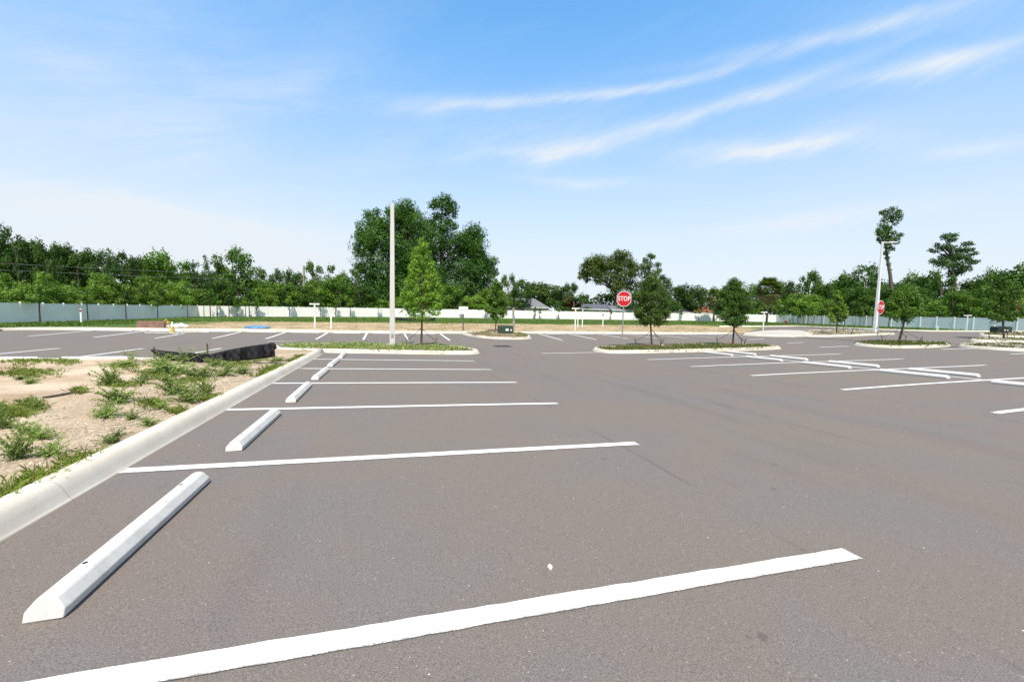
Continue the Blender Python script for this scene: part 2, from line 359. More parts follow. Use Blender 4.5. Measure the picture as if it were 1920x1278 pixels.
S, XL, XR, Y0 = 2.743, -2.464, 3.2526, 2.0675
ROWS = [Y0+S*i for i in range(-3, 6)]
def line(p, q, w=.14, name='parking_line'):
    p, q = np.array(p[:2], float), np.array(q[:2], float); L = np.linalg.norm(q-p); d = (q-p)/L; nr = np.array([-d[1], d[0]])
    n = max(4, int(L/.09)) if min(p[1], q[1]) < 9 and max(p[0], q[0]) < 9 else max(4, int(L/.4)); V = []; Fs = []; ed = []
    off = (-w/2, -w/2+.012, 0, w/2-.012, w/2)
    for i in range(n+1):
        c = p+d*L*i/n
        for k, o in enumerate(off):
            j = random.gauss(0, .0022) if k in (0, 4) else 0
            e = random.gauss(0, .003) if i in (0, n) else 0
            x, y = c+nr*(o+j)+d*e; V.append((x, y, Z(x, y)+.006)); ed.append((2.0, .4, 0, .0, .5)[k] if i not in (0, n) else 1.2)
    for i in range(n):
        for k in range(4): a = i*5+k; Fs.append((a, a+5, a+6, a+1))
    return tag(meshpy(name, V, Fs, M['paint'], smooth=True, attrs={'edge': ('POINT', ed)}), kind='structure')
for y in ROWS[2:]: line((XL+.02, y), (XR, y))
# double row on the right of the aisle
XA, XB, XC = 11.0, 16.78, 22.75
for y in ROWS[2:]: line((XA+(.25 if y < 3 else 0), y), (XC, y))
line((XB, -4), (XB, 18.6))
# row beyond the second aisle
for y in (10.3, 13.0, 15.8): line((30.6, y), (36.4, y))
# far row against the far kerb
for i in range(-6, 13):
    x = -1.45+2.733*i
    if 5.5 < x < 11.5: continue
    line((x, 27.8), (x, 33.0))
# near row of the left lot, backing on to the sandy plot
for x in (-17.6, -14.8, -12.05, -9.38, -6.68): line((x, 14.6), (x, 20.25))
for a, b in (((1015,662.3),(1124,660.3)), ((1536,651),(1592,648.8)), ((1403,637),(1433,635.4)), ((1475,643.3),(1508,641.8)), ((500,639.5),(558,640.3)), ((515,649.5),(548,650.5))):
    line(at(*a), at(*b), .14, 'stop_line')

# long kerb of the sandy plot and the planted island that ends it
kerb([(XL, -5), (XL, 18.45)], side=1, w=1.12, h=1.08)
ISL = smooth_closed([(-2.55,18.5),(3.3,18.5),(4.25,19.2),(4.35,20.6),(3.6,22.3),(1.5,23.0),(-2.0,23.0),(-4.3,22.4),(-4.8,20.5),(-4.4,18.5)], 2)
kerb([(XL,18.45)]+[tuple(p) for p in ccw(ISL)] if False else ccw(ISL), True, 1); bed(ISL, M['soil'])
kerb([(-22, 14.5), (-5.7, 14.5), (-5.05, 15.0), (-4.8, 17.0), (-4.6, 19.2)], side=-1)
def dirtz(X, Y, Zz):
    k = np.clip((-2.7-X)/1.2, 0, 1)*np.clip((14.2-Y)/1.2, 0, 1)
    n = .05*np.sin(X*1.1+.6*Y)*np.cos(Y*.9-X*.4)+.03*np.sin(X*2.7+1)*np.sin(Y*2.3)
    return Zz+k*(n+.035)
sheet('sandy_plot', np.arange(-45, -2.5, .25), np.arange(-6, 14.6, .25), M['dirt'], .085, .004, dirtz)
sheet('sandy_plot', np.arange(-4.95, -2.4, .3), np.arange(14.4, 19.0, .3), M['dirt'], .095, .003)
# far kerb of the lot, end islands on it, kerbs beyond
kerb([(-22.0, 10), (-22.0, 31.2), (-21.4, 32.9), (-20, 33.45), (33.2, 33.45)], side=1)
NOSE = smooth_closed([at(889,624.5),at(915,636),at(990,636.5),at(1001,631),at(984,623.5)], 1)
NOSE = smooth_closed([(5.5,33.4),(6.0,30.6),(7.2,28.7),(9.6,28.4),(10.6,29.6),(10.9,33.4)], 2)
kerb(ccw(NOSE), True); bed(NOSE, M['soil'], .1, .12)
ISL2 = smooth_closed([(11.3,18.6),(22.0,18.6),(22.8,19.4),(22.2,21.0),(18,22.0),(12.6,22.0),(11.0,21.2),(10.7,19.6)], 2)
kerb(ccw(ISL2), True); bed(ISL2, M['soil'])
ISL3 = smooth_closed([at(1588,643,.1),at(1640,648,.1),at(1700,650,.1),at(1768,648,.1),at(1790,644.5,.1),at(1740,641,.1),at(1650,639,.1)], 2)
kerb(ccw(ISL3), True); bed(ISL3, M['soil'])
BEDC = smooth_closed([at(1783,646,.1),at(1850,652,.1),at(1960,657,.1),at(1960,645,.1),at(1840,640.5,.1)], 1)
kerb(ccw(BEDC), True); bed(BEDC, M['soilg'])
BEDB = smooth_closed([at(1810,636.5,.1),at(1870,639,.1),at(1960,642,.1),at(1960,634.5,.1),at(1840,632.5,.1)], 1)
kerb(ccw(BEDB), True); bed(BEDB, M['soilg'])
BEDA = smooth_closed([at(1828,627.5,.1),at(1880,629.5,.1),at(1960,632,.1),at(1960,623,.1),at(1850,621.5,.1)], 1)
kerb(ccw(BEDA), True); bed(BEDA, M['soil'])
ISL4 = smooth_closed([at(1500,629,.1),at(1570,629.5,.1),at(1640,626.5,.1),at(1690,624.5,.1),at(1640,621.5,.1),at(1570,619,.1),at(1500,619.5,.1)], 1)
kerb(ccw(ISL4), True); bed(ISL4, M['soilg'])
APR = smooth_closed([at(1378,627.5),at(1440,631),at(1500,631.5),at(1530,629),at(1515,622),at(1450,620.3)], 1)
kerb(ccw(APR), True); bed(APR, M['apron'], .145, .02, 'concrete_apron')
FARROAD = [at(u, v) for u, v in ((1440,612.3),(1470,612.1),(1496,611.9),(1560,614.6),(1650,618.2),(1745,621.6),(1850,622),(1960,622.5))]
kerb([p[:2] for p in FARROAD], side=1)
# access road behind the islands on the right
def strip(name, A, B, mat, dz):
    V = []; Fs = []
    for p, q in zip(A, B):
        for k in range(33): x = p[0]+(q[0]-p[0])*k/32; y = p[1]+(q[1]-p[1])*k/32; V.append((x, y, Z(x, y)+dz))
    for i in range(len(A)-1):
        for k in range(32): a = i*33+k; Fs.append((a, a+1, a+34, a+33))
    return tag(meshpy(name, V, Fs, mat, smooth=True), kind='structure')
def dens(P, k=14): return [tuple(np.array(P[i][:2])*(1-j/k)+np.array(P[i+1][:2])*j/k) for i in range(len(P)-1) for j in range(k)]+[tuple(P[-1][:2])]
FR = dens(FARROAD)
NB = [(34.0,33.3),(37,33.3),(40,33.3),(44,33.3),(50,33.3),(58,33.3),(66,33.3),(74,33.3)]
strip('parking_lot', FR, dens(NB), M['asphalt'], .009)
kerb([at(u, v)[:2] for u, v in ((1350,612.5),(1400,612.4),(1440,612.3))], side=1)

# ------------------------------------------------------------------ leaves
def quads(C, N, sz, asp=1.5, droop=None):
    "rhombic leaves: centres C, normals N, lengths sz"
    n = len(C); N = N/np.linalg.norm(N, axis=1, keepdims=True)
    r = RNG.normal(size=(n, 3)) if droop is None else droop
    a = r-(r*N).sum(1, keepdims=True)*N; a /= np.linalg.norm(a, axis=1, keepdims=True)+1e-9; b = np.cross(N, a)
    h = sz[:, None]*.5; w = h/asp
    V = np.stack([C-a*h, C+b*w+a*h*.1, C+a*h, C-b*w+a*h*.1], 1).reshape(-1, 3)
    return V
def leaf_mesh(name, V, tint, mat, rnd=None):
    n = len(V)//4; me = bpy.data.meshes.new(name)
    me.vertices.add(4*n); me.vertices.foreach_set('co', V.astype(np.float32).ravel())
    me.loops.add(4*n); me.loops.foreach_set('vertex_index', np.arange(4*n, dtype=np.int32))
    me.polygons.add(n); me.polygons.foreach_set('loop_start', np.arange(0, 4*n, 4, dtype=np.int32))
    a = me.attributes.new('tint', 'FLOAT', 'FACE'); a.data.foreach_set('value', np.clip(tint, 0, 1).astype(np.float32))
    a = me.attributes.new('rnd', 'FLOAT', 'FACE'); a.data.foreach_set('value', (RNG.random(n) if rnd is None else rnd).astype(np.float32))
    me.update(calc_edges=True); me.validate(); me.materials.append(mat); return me
def blob_leaves(blobs, leaf, dens=1.0, asp=1.5, up=.35, flat=.85):
    Vs, T = [], []
    for (x, y, z, r) in blobs:
        n = max(12, int(dens*14*r*r/(leaf*leaf)))
        d = RNG.normal(size=(n, 3)); d /= np.linalg.norm(d, axis=1, keepdims=True)
        rr = r*(.45+.62*RNG.random(n)**.6)*(1+.32*np.sin(d[:,0]*5+x*3)*np.sin(d[:,1]*4+y)+.26*np.sin(d[:,2]*7+z*2)*np.cos(d[:,0]*6+y*2))
        C = np.array([x, y, z])+d*rr[:, None]*np.array([1, 1, flat])
        N = d*1.25+RNG.normal(size=(n, 3))*.6+np.array([0, 0, up])
        Vs.append(quads(C, N, leaf*(.6+.8*RNG.random(n)), asp)); b = RNG.random()*.5
        T.append(b+.5*RNG.random(n))
    return np.concatenate(Vs), np.concatenate(T)
def limbs(bm, base, r0, top, blobs, nl=6, n=7):
    base, top = Vector(base), Vector(top); mid = base.lerp(top, .5)+Vector((random.gauss(0, .03), random.gauss(0, .03), 0))*(top-base).length
    tube(bm, [base-Vector((0,0,.15)), base+Vector((0,0,.02))*(top-base).length, mid, top], [r0*1.35, r0*1.05, r0*.75, r0*.3], n)
    for b in random.sample(blobs, min(nl, len(blobs))):
        e = Vector(b[:3]); k = min(.95, max(.25, (e.z-base.z)/max(.1, (top.z-base.z))*.7)); s = base.lerp(mid, k*2) if k < .5 else mid.lerp(top, k*2-1)
        tube(bm, [s, s.lerp(e, .5)+Vector((0,0,.06))*(top-base).length, e], [r0*.42, r0*.27, r0*.08], 5)

# unit trees (width 1, height 1) for the woods
def unit_blobs(kind):
    B = []
    if kind == 'round':
        for _ in range(26):
            a, h = random.random()*6.283, random.random(); zz = .34+.58*h; rad = .40*math.sqrt(max(.05, 1-((zz-.55)/.46)**2)); k = math.sqrt(random.random())
            B.append((rad*k*math.cos(a), rad*k*math.sin(a), zz, random.uniform(.08, .15)))
    elif kind == 'bush':
        for _ in range(30):
            a, h = random.random()*6.283, random.random(); zz = .06+.84*h; rad = .42*math.sqrt(max(.04, 1-((zz-.38)/.58)**2)); k = math.sqrt(random.random())
            B.append((rad*k*math.cos(a), rad*k*math.sin(a), zz, random.uniform(.08, .15)))
    elif kind == 'ragged':
        for _ in range(22):
            a, h = random.random()*6.283, random.random(); zz = .28+.66*h; rad = .42*(1-.55*h)*random.uniform(.4, 1.1); 
            B.append((rad*math.cos(a), rad*math.sin(a), zz, random.uniform(.06, .12)))
    elif kind == 'sparse':
        for _ in range(17):
            a, h = random.random()*6.283, random.random(); zz = .45+.5*h; rad = .42*random.uniform(.2, 1.0)*(1-.4*h)
            B.append((rad*math.cos(a), rad*math.sin(a), zz, random.uniform(.05, .09)))
    return B
PROTO = {}
def proto(kind, mat, leaf, dens, bark):
    key = (kind, mat)
    L = PROTO.setdefault(key, [])
    for v in range(2 if kind != 'sparse' else 2):
        B = unit_blobs(kind); V, T = blob_leaves(B, leaf, dens); cm = leaf_mesh('crown', V, T, M[mat])
        bm = bmesh.new(); limbs(bm, (0,0,0), .022, (random.uniform(-.04,.04), 0, .8), B, 7); tm = bpy.data.meshes.new('trunk'); bm.to_mesh(tm); bm.free(); tm.materials.append(M[bark])
        L.append((cm, tm))
for kind, mat in (('round','lf_dark'),('round','lf_mid'),('round','lf_olive'),('bush','lf_bright'),('bush','lf_mid'),('bush','lf_dark'),('ragged','lf_dark'),('ragged','lf_mid'),('sparse','lf_blue')):
    proto(kind, mat, {'sparse': .036}.get(kind, .040), {'sparse': .9, 'ragged': 1.25}.get(kind, 1.35), 'bark')
NAMES = {'round': 'broadleaf_tree', 'bush': 'bushy_tree', 'ragged': 'broadleaf_tree', 'sparse': 'sparse_tree'}
def wood_tree(px, ytop, wpx, D, kind, mat, label, group):
    p = atD(px, 590, D); zb = Z(p[0], p[1]); hz = 639-58.3+(px-960)*.0216
    h = (hz-ytop)/F*D*1.0+EYE-zb; w = wpx/F*D
    cm, tm = random.choice(PROTO[(kind, mat)])
    e = empty(NAMES[kind], (p[0], p[1], zb-.1), random.random()*6.28, label, 'tree', group); e.scale = (w, w, h/ .97)
    link('trunk', tm, None, e); link('crown', cm, None, e)
    return e

# ------------------------------------------------------------------ perimeter fences
FP_L = [(-34.6, 24), (-32.9, 48), (-30, 81)]
FP_F = [(-30, 81), (1, 90), (35, 90), (72, 87), (92, 80)]
FP_R = [(92, 80), (83.5, 44), (78.5, 22)]
def fence(path, label, capmat='vinyl', skip_first=False):
    P = []
    for a, b in zip(path, path[1:]):
        L = math.dist(a, b); k = round(L/2.44)
        P += [(a[0]+(b[0]-a[0])*i/k, a[1]+(b[1]-a[1])*i/k) for i in range(k)]
    P.append(path[-1]); e = empty('vinyl_fence', (*P[0], Z(*P[0])), 0, label, 'fence'); o = Vector(e.location)
    for i, (a, b) in enumerate(zip(P, P[1:])):
        A, B = Vector((*a, Z(*a)))-o, Vector((*b, Z(*b)))-o; d = (B-A); L = d.length; d.normalize(); nr = Vector((-d.y, d.x, 0)).normalized()
        bm = bmesh.new(); n = 14
        for k in range(n):              # tongue and groove boards
            s, t = A+d*(.065+(L-.13)*k/n), A+d*(.065+(L-.13)*(k+1)/n-.006)
            for z0, z1, w in ((.10, 1.70, .019),):
                c = (s+t)/2; rot = math.atan2(d.y, d.x); bx(bm, (c.x, c.y, c.z+(z0+z1)/2), ((t-s).length, w*2, z1-z0), rot)
        c = (A+B)/2; rot = math.atan2(d.y, d.x)
        bx(bm, (c.x, c.y, c.z+1.745), (L-.13, .05, .088), rot); bx(bm, (c.x, c.y, c.z+.055), (L-.13, .05, .088), rot)
        obj('panel', bm, M['vinyl'], e)
    for i, a in enumerate(P):
        if skip_first and i == 0: continue
        A = Vector((*a, Z(*a)))-o; bm = bmesh.new(); d = Vector(P[min(i+1, len(P)-1)])-Vector(P[max(i-1, 0)]); rot = math.atan2(d.y, d.x)
        bx(bm, (A.x, A.y, A.z+.9), (.13, .13, 1.84), rot); bx(bm, (A.x, A.y, A.z+1.835), (.16, .16, .03), rot)
        bx(bm, (A.x, A.y, A.z+1.87), (.13, .13, .05), rot, .15); obj('post', bm, M['vinyl'], e)
    return e
fence(FP_L, 'tall vinyl fence in shade on the left with white capped posts')
fence(FP_F, 'long bright white vinyl fence across the far end of the lot', skip_first=True)
fence(FP_R, 'pale vinyl fence on the right below the vine column and oaks', skip_first=True)
def fence_depth(px):
    d = ray(px, 590); best = None
    for path in (FP_L, FP_F, FP_R):
        for a, b in zip(path, path[1:]):
            ax, ay, bx_, by = a[0], a[1], b[0]-a[0], b[1]-a[1]; den = d[0]*by-d[1]*bx_
            if abs(den) < 1e-9: continue
            t = (ax*by-ay*bx_)/den; s = (ax*d[1]-ay*d[0])/den
            if t > 0 and -.02 <= s <= 1.02: best = t if best is None else min(best, t)
    return best or 45

# ------------------------------------------------------------------ woods behind the fences
ORD = 'first second third fourth fifth sixth seventh eighth ninth tenth eleventh twelfth thirteenth fourteenth fifteenth sixteenth seventeenth eighteenth nineteenth twentieth'.split()
ORD += ['twenty-'+o for o in ORD[:9]]
BACK = [(-25,420,80,'round','lf_dark'),(8,425,55,'ragged','lf_dark'),(38,440,50,'sparse','lf_blue'),(68,438,60,'round','lf_dark'),(95,455,50,'ragged','lf_dark'),(118,449,52,'round','lf_dark'),(150,458,62,'round','lf_dark'),
 (185,468,55,'ragged','lf_dark'),(205,466,42,'sparse','lf_blue'),(232,474,55,'round','lf_dark'),(258,480,44,'ragged','lf_dark'),(276,488,50,'round','lf_mid'),(306,471,66,'round','lf_mid'),(340,492,50,'ragged','lf_mid'),(372,492,44,'sparse','lf_blue'),(394,481,40,'sparse','lf_blue'),
 (412,496,46,'round','lf_olive'),(438,467,68,'round','lf_mid'),(462,480,44,'ragged','lf_mid'),(490,502,56,'round','lf_mid'),(530,503,46,'ragged','lf_dark'),(556,504,46,'round','lf_dark'),(588,494,40,'ragged','lf_mid'),(616,495,50,'ragged','lf_mid'),(640,512,44,'round','lf_mid'),(662,503,36,'ragged','lf_mid'),
 (950,514,44,'ragged','lf_dark'),(975,524,44,'round','lf_dark'),(998,531,120,'round','lf_olive'),(1046,531,50,'round','lf_dark'),(1068,530,44,'ragged','lf_dark'),(1268,532,56,'round','lf_dark'),(1296,534,52,'round','lf_dark'),(1322,537,46,'ragged','lf_dark'),(1354,540,48,'round','lf_mid'),(1385,530,64,'round','lf_mid'),
 (1416,534,40,'ragged','lf_dark'),(1452,521,58,'round','lf_dark'),(1478,527,44,'ragged','lf_dark'),(1512,512,56,'ragged','lf_mid'),(1545,523,56,'round','lf_mid'),(1576,514,50,'round','lf_mid'),(1614,498,66,'round','lf_dark'),(1648,528,46,'round','lf_dark'),(1690,530,50,'round','lf_dark'),(1727,508,64,'round','lf_mid'),
 (1762,516,56,'ragged','lf_dark'),(1832,518,62,'round','lf_dark'),(1858,505,54,'round','lf_mid'),(1890,500,64,'round','lf_dark'),(1925,484,74,'round','lf_dark'),(1960,480,70,'round','lf_dark')]
FRONT = []
for i, px in enumerate(np.arange(-30, 1960, 37)):
    px = float(px+random.uniform(-9, 9))
    if 945 < px < 1052 or 1075 < px < 1160 or 1255 < px < 1352: continue     # roofs show here
    y = 522 if px < 350 else 530 if px < 660 else 545 if px < 950 else 552 if px < 1440 else 545
    FRONT.append((px, y+random.uniform(-14, 14), random.uniform(54, 78), 'bush', random.choice(['lf_bright','lf_mid','lf_bright','lf_dark'])))
for px, y, w in ((20,548,60),(90,545,64),(160,550,60),(230,548,66),(300,552,60),(365,552,54),(430,556,50),(500,560,46),(570,560,44),(640,556,50),(690,560,44),(850,560,50),(905,556,50),(1490,560,50),(1560,560,44),(1640,556,56),(1720,560,56),(1800,552,56),(1870,556,56),(1915,560,50)):
    FRONT.append((px, y, w, 'bush', random.choice(['lf_bright','lf_mid'])))
SEG = [(-99,374,'behind the shaded left fence'),(374,735,'behind the fence left of the bare pole'),(735,1168,'behind the fence right of the bare pole'),(1168,1440,'behind the fence right of the stop sign'),(1440,2100,'behind the right fence')]
CNT = {}
TONE = {'lf_dark': 'dark', 'lf_mid': 'mid green', 'lf_bright': 'bright green', 'lf_olive': 'dull olive', 'lf_blue': 'bluish'}
for row, rname in ((sorted(BACK), 'tall'), (sorted(FRONT), 'low')):
    for (px, yt, w, kind, mat) in row:
        seg = [s for s in SEG if s[0] <= px < s[1]][0][2]; D = fence_depth(px)
        D += (random.uniform(9, 20) if rname == 'tall' else random.uniform(3.2, 7))
        if mat == 'lf_olive' and w > 100: D += 14
        k = (seg, rname); CNT[k] = CNT.get(k, 0)+1
        what = {'round': 'round tree', 'ragged': 'ragged tree', 'sparse': 'airy tree', 'bush': 'bushy tree'}[kind]
        lab = f'{TONE[mat]} {what} {seg}, {ORD[CNT[k]-1]} {rname} one there'
        wood_tree(px, yt, w*1.18, D, kind, mat, lab, 'tall trees behind the fences' if rname == 'tall' else 'low bushy trees behind the fences')
# the deep wood nobody could count
Vs, T = [], []
for px in np.arange(-120, 2060, 12):
    D = fence_depth(min(1915, max(5, px)))+random.uniform(22, 34); hz = 580.7+(px-960)*.0216
    yt = np.interp(px, [-100,0,130,250,350,480,520,660,700,900,960,1080,1250,1330,1440,1500,1640,1750,1850,1960],[450,455,475,500,510,515,528,528,530,530,543,545,550,552,545,540,532,535,525,510])+random.uniform(-6, 8)
    p = atD(px, 590, D); zb = Z(p[0], p[1]); top = EYE+(hz-yt)/F*D
    for _ in range(7):
        zz = zb+random.random()*(top-zb); r = random.uniform(1.1, 1.9)
        V, t_ = blob_leaves([(p[0]+random.uniform(-1.5, 1.5), p[1]+random.uniform(-3, 3), min(zz, top-r*.7), r)], .62, .9); Vs.append(V); T.append(t_)
tag(link('distant_woods', leaf_mesh('distant_woods', np.concatenate(Vs), np.concatenate(T), M['lf_dark'])), 'deep mass of dark foliage filling the background behind the nearer trees', 'woods', kind='stuff')

# ------------------------------------------------------------------ trees drawn blob by blob
def hero(name, label, base, D, blobs, leaf, mat, tr, bark='bark', top=None, spread=.8, nl=8, dens=1.0, asp=1.5, group=None, mid=None, cat='tree', up=.35, rs=1.12, fill=0):
    dens *= 2.3; base_b = list(blobs); blobs = list(blobs)
    while fill > 0:
        p_, q_ = random.sample(base_b, 2)
        if math.dist(p_[:2], q_[:2]) < 42: f = random.uniform(.3, .7); blobs.append((p_[0]*f+q_[0]*(1-f)+random.gauss(0, 3), p_[1]*f+q_[1]*(1-f)+random.gauss(0, 3), random.uniform(.6, 1)*min(p_[2], q_[2]))); fill -= 1
    g = atD(base[0], base[1], D); zb = Z(g[0], g[1]); k = D/F; B = []
    for (u, v, r) in blobs:
        p = atD(u, v, D); f = np.array([p[0], p[1], 0])/math.hypot(p[0], p[1]); p = p+f*random.uniform(-1, 1)*r*k*spread*1.6; B.append((p[0]-g[0], p[1]-g[1], p[2]-zb, r*k*rs))
    e = empty(name, (g[0], g[1], zb), 0, label, cat, group)
    V, T = blob_leaves(B, leaf, dens, asp, up); link('crown', leaf_mesh('crown', V, T, M[mat]), None, e)
    tp = atD(top[0], top[1], D) if top else None
    t_ = (tp[0]-g[0], tp[1]-g[1], tp[2]-zb) if top else (0, 0, max(b[2] for b in B)*.62)
    bm = bmesh.new()
    if mid:
        pts = [(0, 0, -.2)]+[tuple(atD(u, v, D)-np.array([g[0], g[1], zb])) for u, v in mid]+[t_]; n = len(pts)
        tube(bm, pts, [tr*(1.2-.85*i/(n-1)) for i in range(n)], 9)
        for b in random.sample(B, min(nl, len(B))):
            s = min(pts, key=lambda q: (Vector(q)-Vector(b[:3])).length+ (4 if q[2] > b[2] else 0)); tube(bm, [s, Vector(s).lerp(Vector(b[:3]), .5)+Vector((0,0,.2)), b[:3]], [tr*.4, tr*.25, tr*.08], 5)
    else: limbs(bm, (0,0,0), tr, t_, B, nl, 9)
    obj('trunk', bm, M[bark], e, True); return e
big = 'trees of the tall clump'
hero('broadleaf_tree', 'dark wide tree forming the left flank of the tall clump', (700,594), 104, [(688,428,17),(703,412,13),(676,440,10),(715,425,11),(684,462,20),(710,452,22),(673,474,9),(700,492,26),(720,520,26),(684,520,18),(695,552,26),(722,556,22),(700,575,22),(674,500,10),(690,400,9),(706,396,7),(722,420,12),(728,470,18),(730,440,12)], .36, 'lf_big', .5, 'darkbark', dens=.9, rs=1.2, fill=16)
hero('broadleaf_tree', 'dark high tree behind the bare concrete pole in the tall clump', (762,594), 108, [(748,392,14),(763,387,12),(776,400,13),(740,408,15),(760,412,18),(784,420,17),(750,435,20),(775,440,20),(800,438,16),(742,465,20),(770,470,22),(795,468,20),(750,500,24),(782,505,24),(760,540,26),(785,550,24),(738,545,18),(805,418,10),(730,395,8)], .36, 'lf_big', .55, 'darkbark', dens=.9, rs=1.2, fill=16)
hero('broadleaf_tree', 'tall tree with a round tuft of leaves high above the clump', (826,594), 106, [(820,378,10),(836,375,10),(848,384,9),(812,386,8),(830,388,10),(852,395,6),(818,402,8),(842,396,7),(814,412,5),(828,404,6),(848,424,10),(828,428,11),(805,436,15),(838,444,17),(818,458,20),(846,466,16),(806,480,20),(832,490,22),(850,510,20),(812,520,24),(840,545,24),(806,556,22)], .36, 'lf_big', .5, mid=[(826,540),(828,480),(826,430)], top=(830,385), dens=.9, rs=1.2, fill=12)
hero('broadleaf_tree', 'dark tree with a stepped outline on the right flank of the tall clump', (888,594), 103, [(888,434,14),(876,446,15),(898,442,12),(868,460,14),(892,462,17),(878,482,18),(900,484,15),(868,505,18),(893,508,17),(916,500,13),(925,488,9),(926,510,8),(905,528,15),(880,532,20),(864,545,20),(900,550,18),(920,522,8),(862,450,12),(858,478,14)], .36, 'lf_big', .5, 'darkbark', dens=.9, rs=1.2, fill=16)
hero('live_oak', 'broad oak with a domed dark crown left of the stop sign', (1152,590), 112, [(1092,512,8),(1098,500,10),(1108,492,11),(1122,488,12),(1112,510,13),(1134,502,14),(1148,486,12),(1160,477,9),(1172,480,10),(1158,498,15),(1180,494,12),(1142,520,15),(1168,516,16),(1186,512,11),(1122,526,9),(1156,538,16),(1184,535,14),(1088,520,5),(1100,524,6),(1190,500,8)], .36, 'lf_olive', .6, 'darkbark', dens=1.0, fill=14)
hero('slender_tree', 'thin upright tree with leafy tufts beside the domed oak', (1216,590), 110, [(1218,478,5),(1224,482,5),(1211,488,6),(1205,502,8),(1216,498,8),(1233,497,6),(1236,506,5),(1212,514,11),(1228,514,9),(1220,530,13),(1206,535,11),(1212,555,14)], .32, 'lf_dark', .35, mid=[(1216,550),(1217,510)], top=(1220,480))
hero('slender_tree', 'small dark open tree right of the thin upright tree', (1245,590), 108, [(1242,520,6),(1250,526,7),(1238,530,7),(1255,534,6),(1246,540,9),(1246,555,10)], .32, 'lf_dark', .25)
hero('vine_column_tree', 'leaning bare trunk topped by a tall column of vine leaves', (1676,600), 82, [(1654,399,4.5),(1662,396,5),(1673,394,5),(1684,398,5),(1679,404,6),(1666,405,6),(1686,411,4),(1672,412,5.5),(1680,419,3.5),(1656,413,4),(1656,424,6),(1664,430,7),(1649,432,5),(1655,440,7),(1668,442,6),(1675,436,4),(1681,446,5),(1672,452,6),(1659,452,7),(1650,449,5),(1682,454,3.5),(1664,462,6),(1671,466,4.5),(1661,474,4.5),(1664,484,3.5),(1666,495,3),(1668,506,2.5),(1690,405,3.5),(1646,438,4),(1688,440,4)], .28, 'lf_dark', .37, 'bark', mid=[(1675,580),(1672,545),(1669,515),(1663,480),(1661,460)], top=(1662,445), spread=.6, dens=.85, rs=1.28)
hero('spreading_oak', 'tall spreading oak with separate leaf clusters on the right', (1788,600), 80, [(1779,442,5),(1788,440,5),(1770,446,6),(1793,441,3.5),(1781,450,6),(1757,458,5),(1764,464,7),(1745,468,4.5),(1752,470,4),(1772,463,6),(1783,465,8),(1797,468,7),(1808,460,5),(1818,458,5.5),(1824,468,4),(1830,474,4),(1812,470,6),(1748,488,5),(1756,490,6),(1768,480,7),(1779,482,9),(1795,483,9),(1763,494,7),(1778,498,9),(1800,497,9),(1820,490,6),(1830,490,5),(1812,484,6),(1785,510,9),(1800,508,8),(1815,502,7)], .28, 'lf_blue', .5, 'darkbark', mid=[(1789,560),(1788,520)], top=(1786,488), spread=1.9, nl=18, dens=.85, rs=1.1, fill=12)

def profile_blobs(prof, n, r0, r1):
    vs = [p[0] for p in prof]; B = []
    while len(B) < n:
        v = random.uniform(vs[0], vs[-1]); L = np.interp(v, vs, [p[1] for p in prof]); R = np.interp(v, vs, [p[2] for p in prof])
        if random.random() > (R-L)/max(p[2]-p[1] for p in prof)+.12: continue
        r = min(random.uniform(r0, r1), max(2.0, (R-L)*.3)); B.append((random.uniform(L+r*.75, R-r*.75) if R-L > 1.5*r else (L+R)/2, v, r))
    return B
def depth_of(p): return float((RM.T @ (np.array(p)-CAMP))[1])
def brace(base, rad, h, label, angs, lean=0):
    e = empty('tree_brace', base, 0, label, 'tree brace', 'strap braces round the young trees')
    for a in angs:
        x, y = rad*math.cos(a), rad*math.sin(a); lx, ly = x*.12+random.uniform(-.05, .05), y*.12
        bm = bmesh.new(); tube(bm, [(0,0,h), (x*.5, y*.5, h*.60), (x, y, .32)], [.016, .014, .014], 5); obj('strap', bm, M['strap'], e)
        bm = bmesh.new(); tube(bm, [(x-lx*.4, y-ly*.4, -.15), (x+lx, y+ly, .48)], [.03, .028], 6); obj('stake', bm, M['stake'], e)
def street(label, base_px, prof, n, r, leaf, mat, tr, bark='darkbark', dens=1.0, brace_label=None, asp=2.0, rad=.85, top=None, name='street_tree', up=.35, off=.1):
    g = at(*base_px, off); D = depth_of(g); v0 = prof[-1][0]
    e = hero(name, label, base_px, D, profile_blobs(prof, n, *r), leaf, mat, tr, bark, top or ((prof[0][1]+prof[0][2])/2, prof[0][0]+6), .9, 9, dens, asp, up=up)
    e.location.z = g[2]-.02
    if brace_label: brace((g[0], g[1], g[2]-.03), rad, 1.0, brace_label, [R_(a) for a in (15, 165, 265)])
    return g
T1 = street('bright green young tree with a loose cone of leaves beside the bare concrete pole', (790,648), [(444,786,794),(470,776,806),(500,762,816),(525,754,825),(550,746,833),(575,742,837),(590,750,826),(600,775,800)], 260, (3.4, 7.5), .13, 'lf_young', .055, dens=.6, brace_label='strap brace round the bright young tree by the bare pole', asp=2.6, rad=.75)
T2 = street('dense oval young tree on the island beside the red stop sign', (1222,648), [(519,1214,1228),(535,1204,1242),(555,1193,1252),(575,1188,1257),(592,1186,1258),(604,1196,1250),(612,1212,1236)], 120, (5, 9), .10, 'lf_oak', .055, dens=.85, brace_label='strap brace round the oval tree near the red stop sign', rad=.95)
T3 = street('dark young tree on the right half of the island, away from the stop sign', (1374,646), [(522,1372,1378),(535,1362,1392),(555,1348,1404),(575,1342,1411),(592,1341,1412),(602,1350,1400),(609,1365,1388)], 120, (5, 9), .10, 'lf_dark', .055, dens=.8, brace_label='strap brace round the dark tree right of the stop sign', rad=.95)
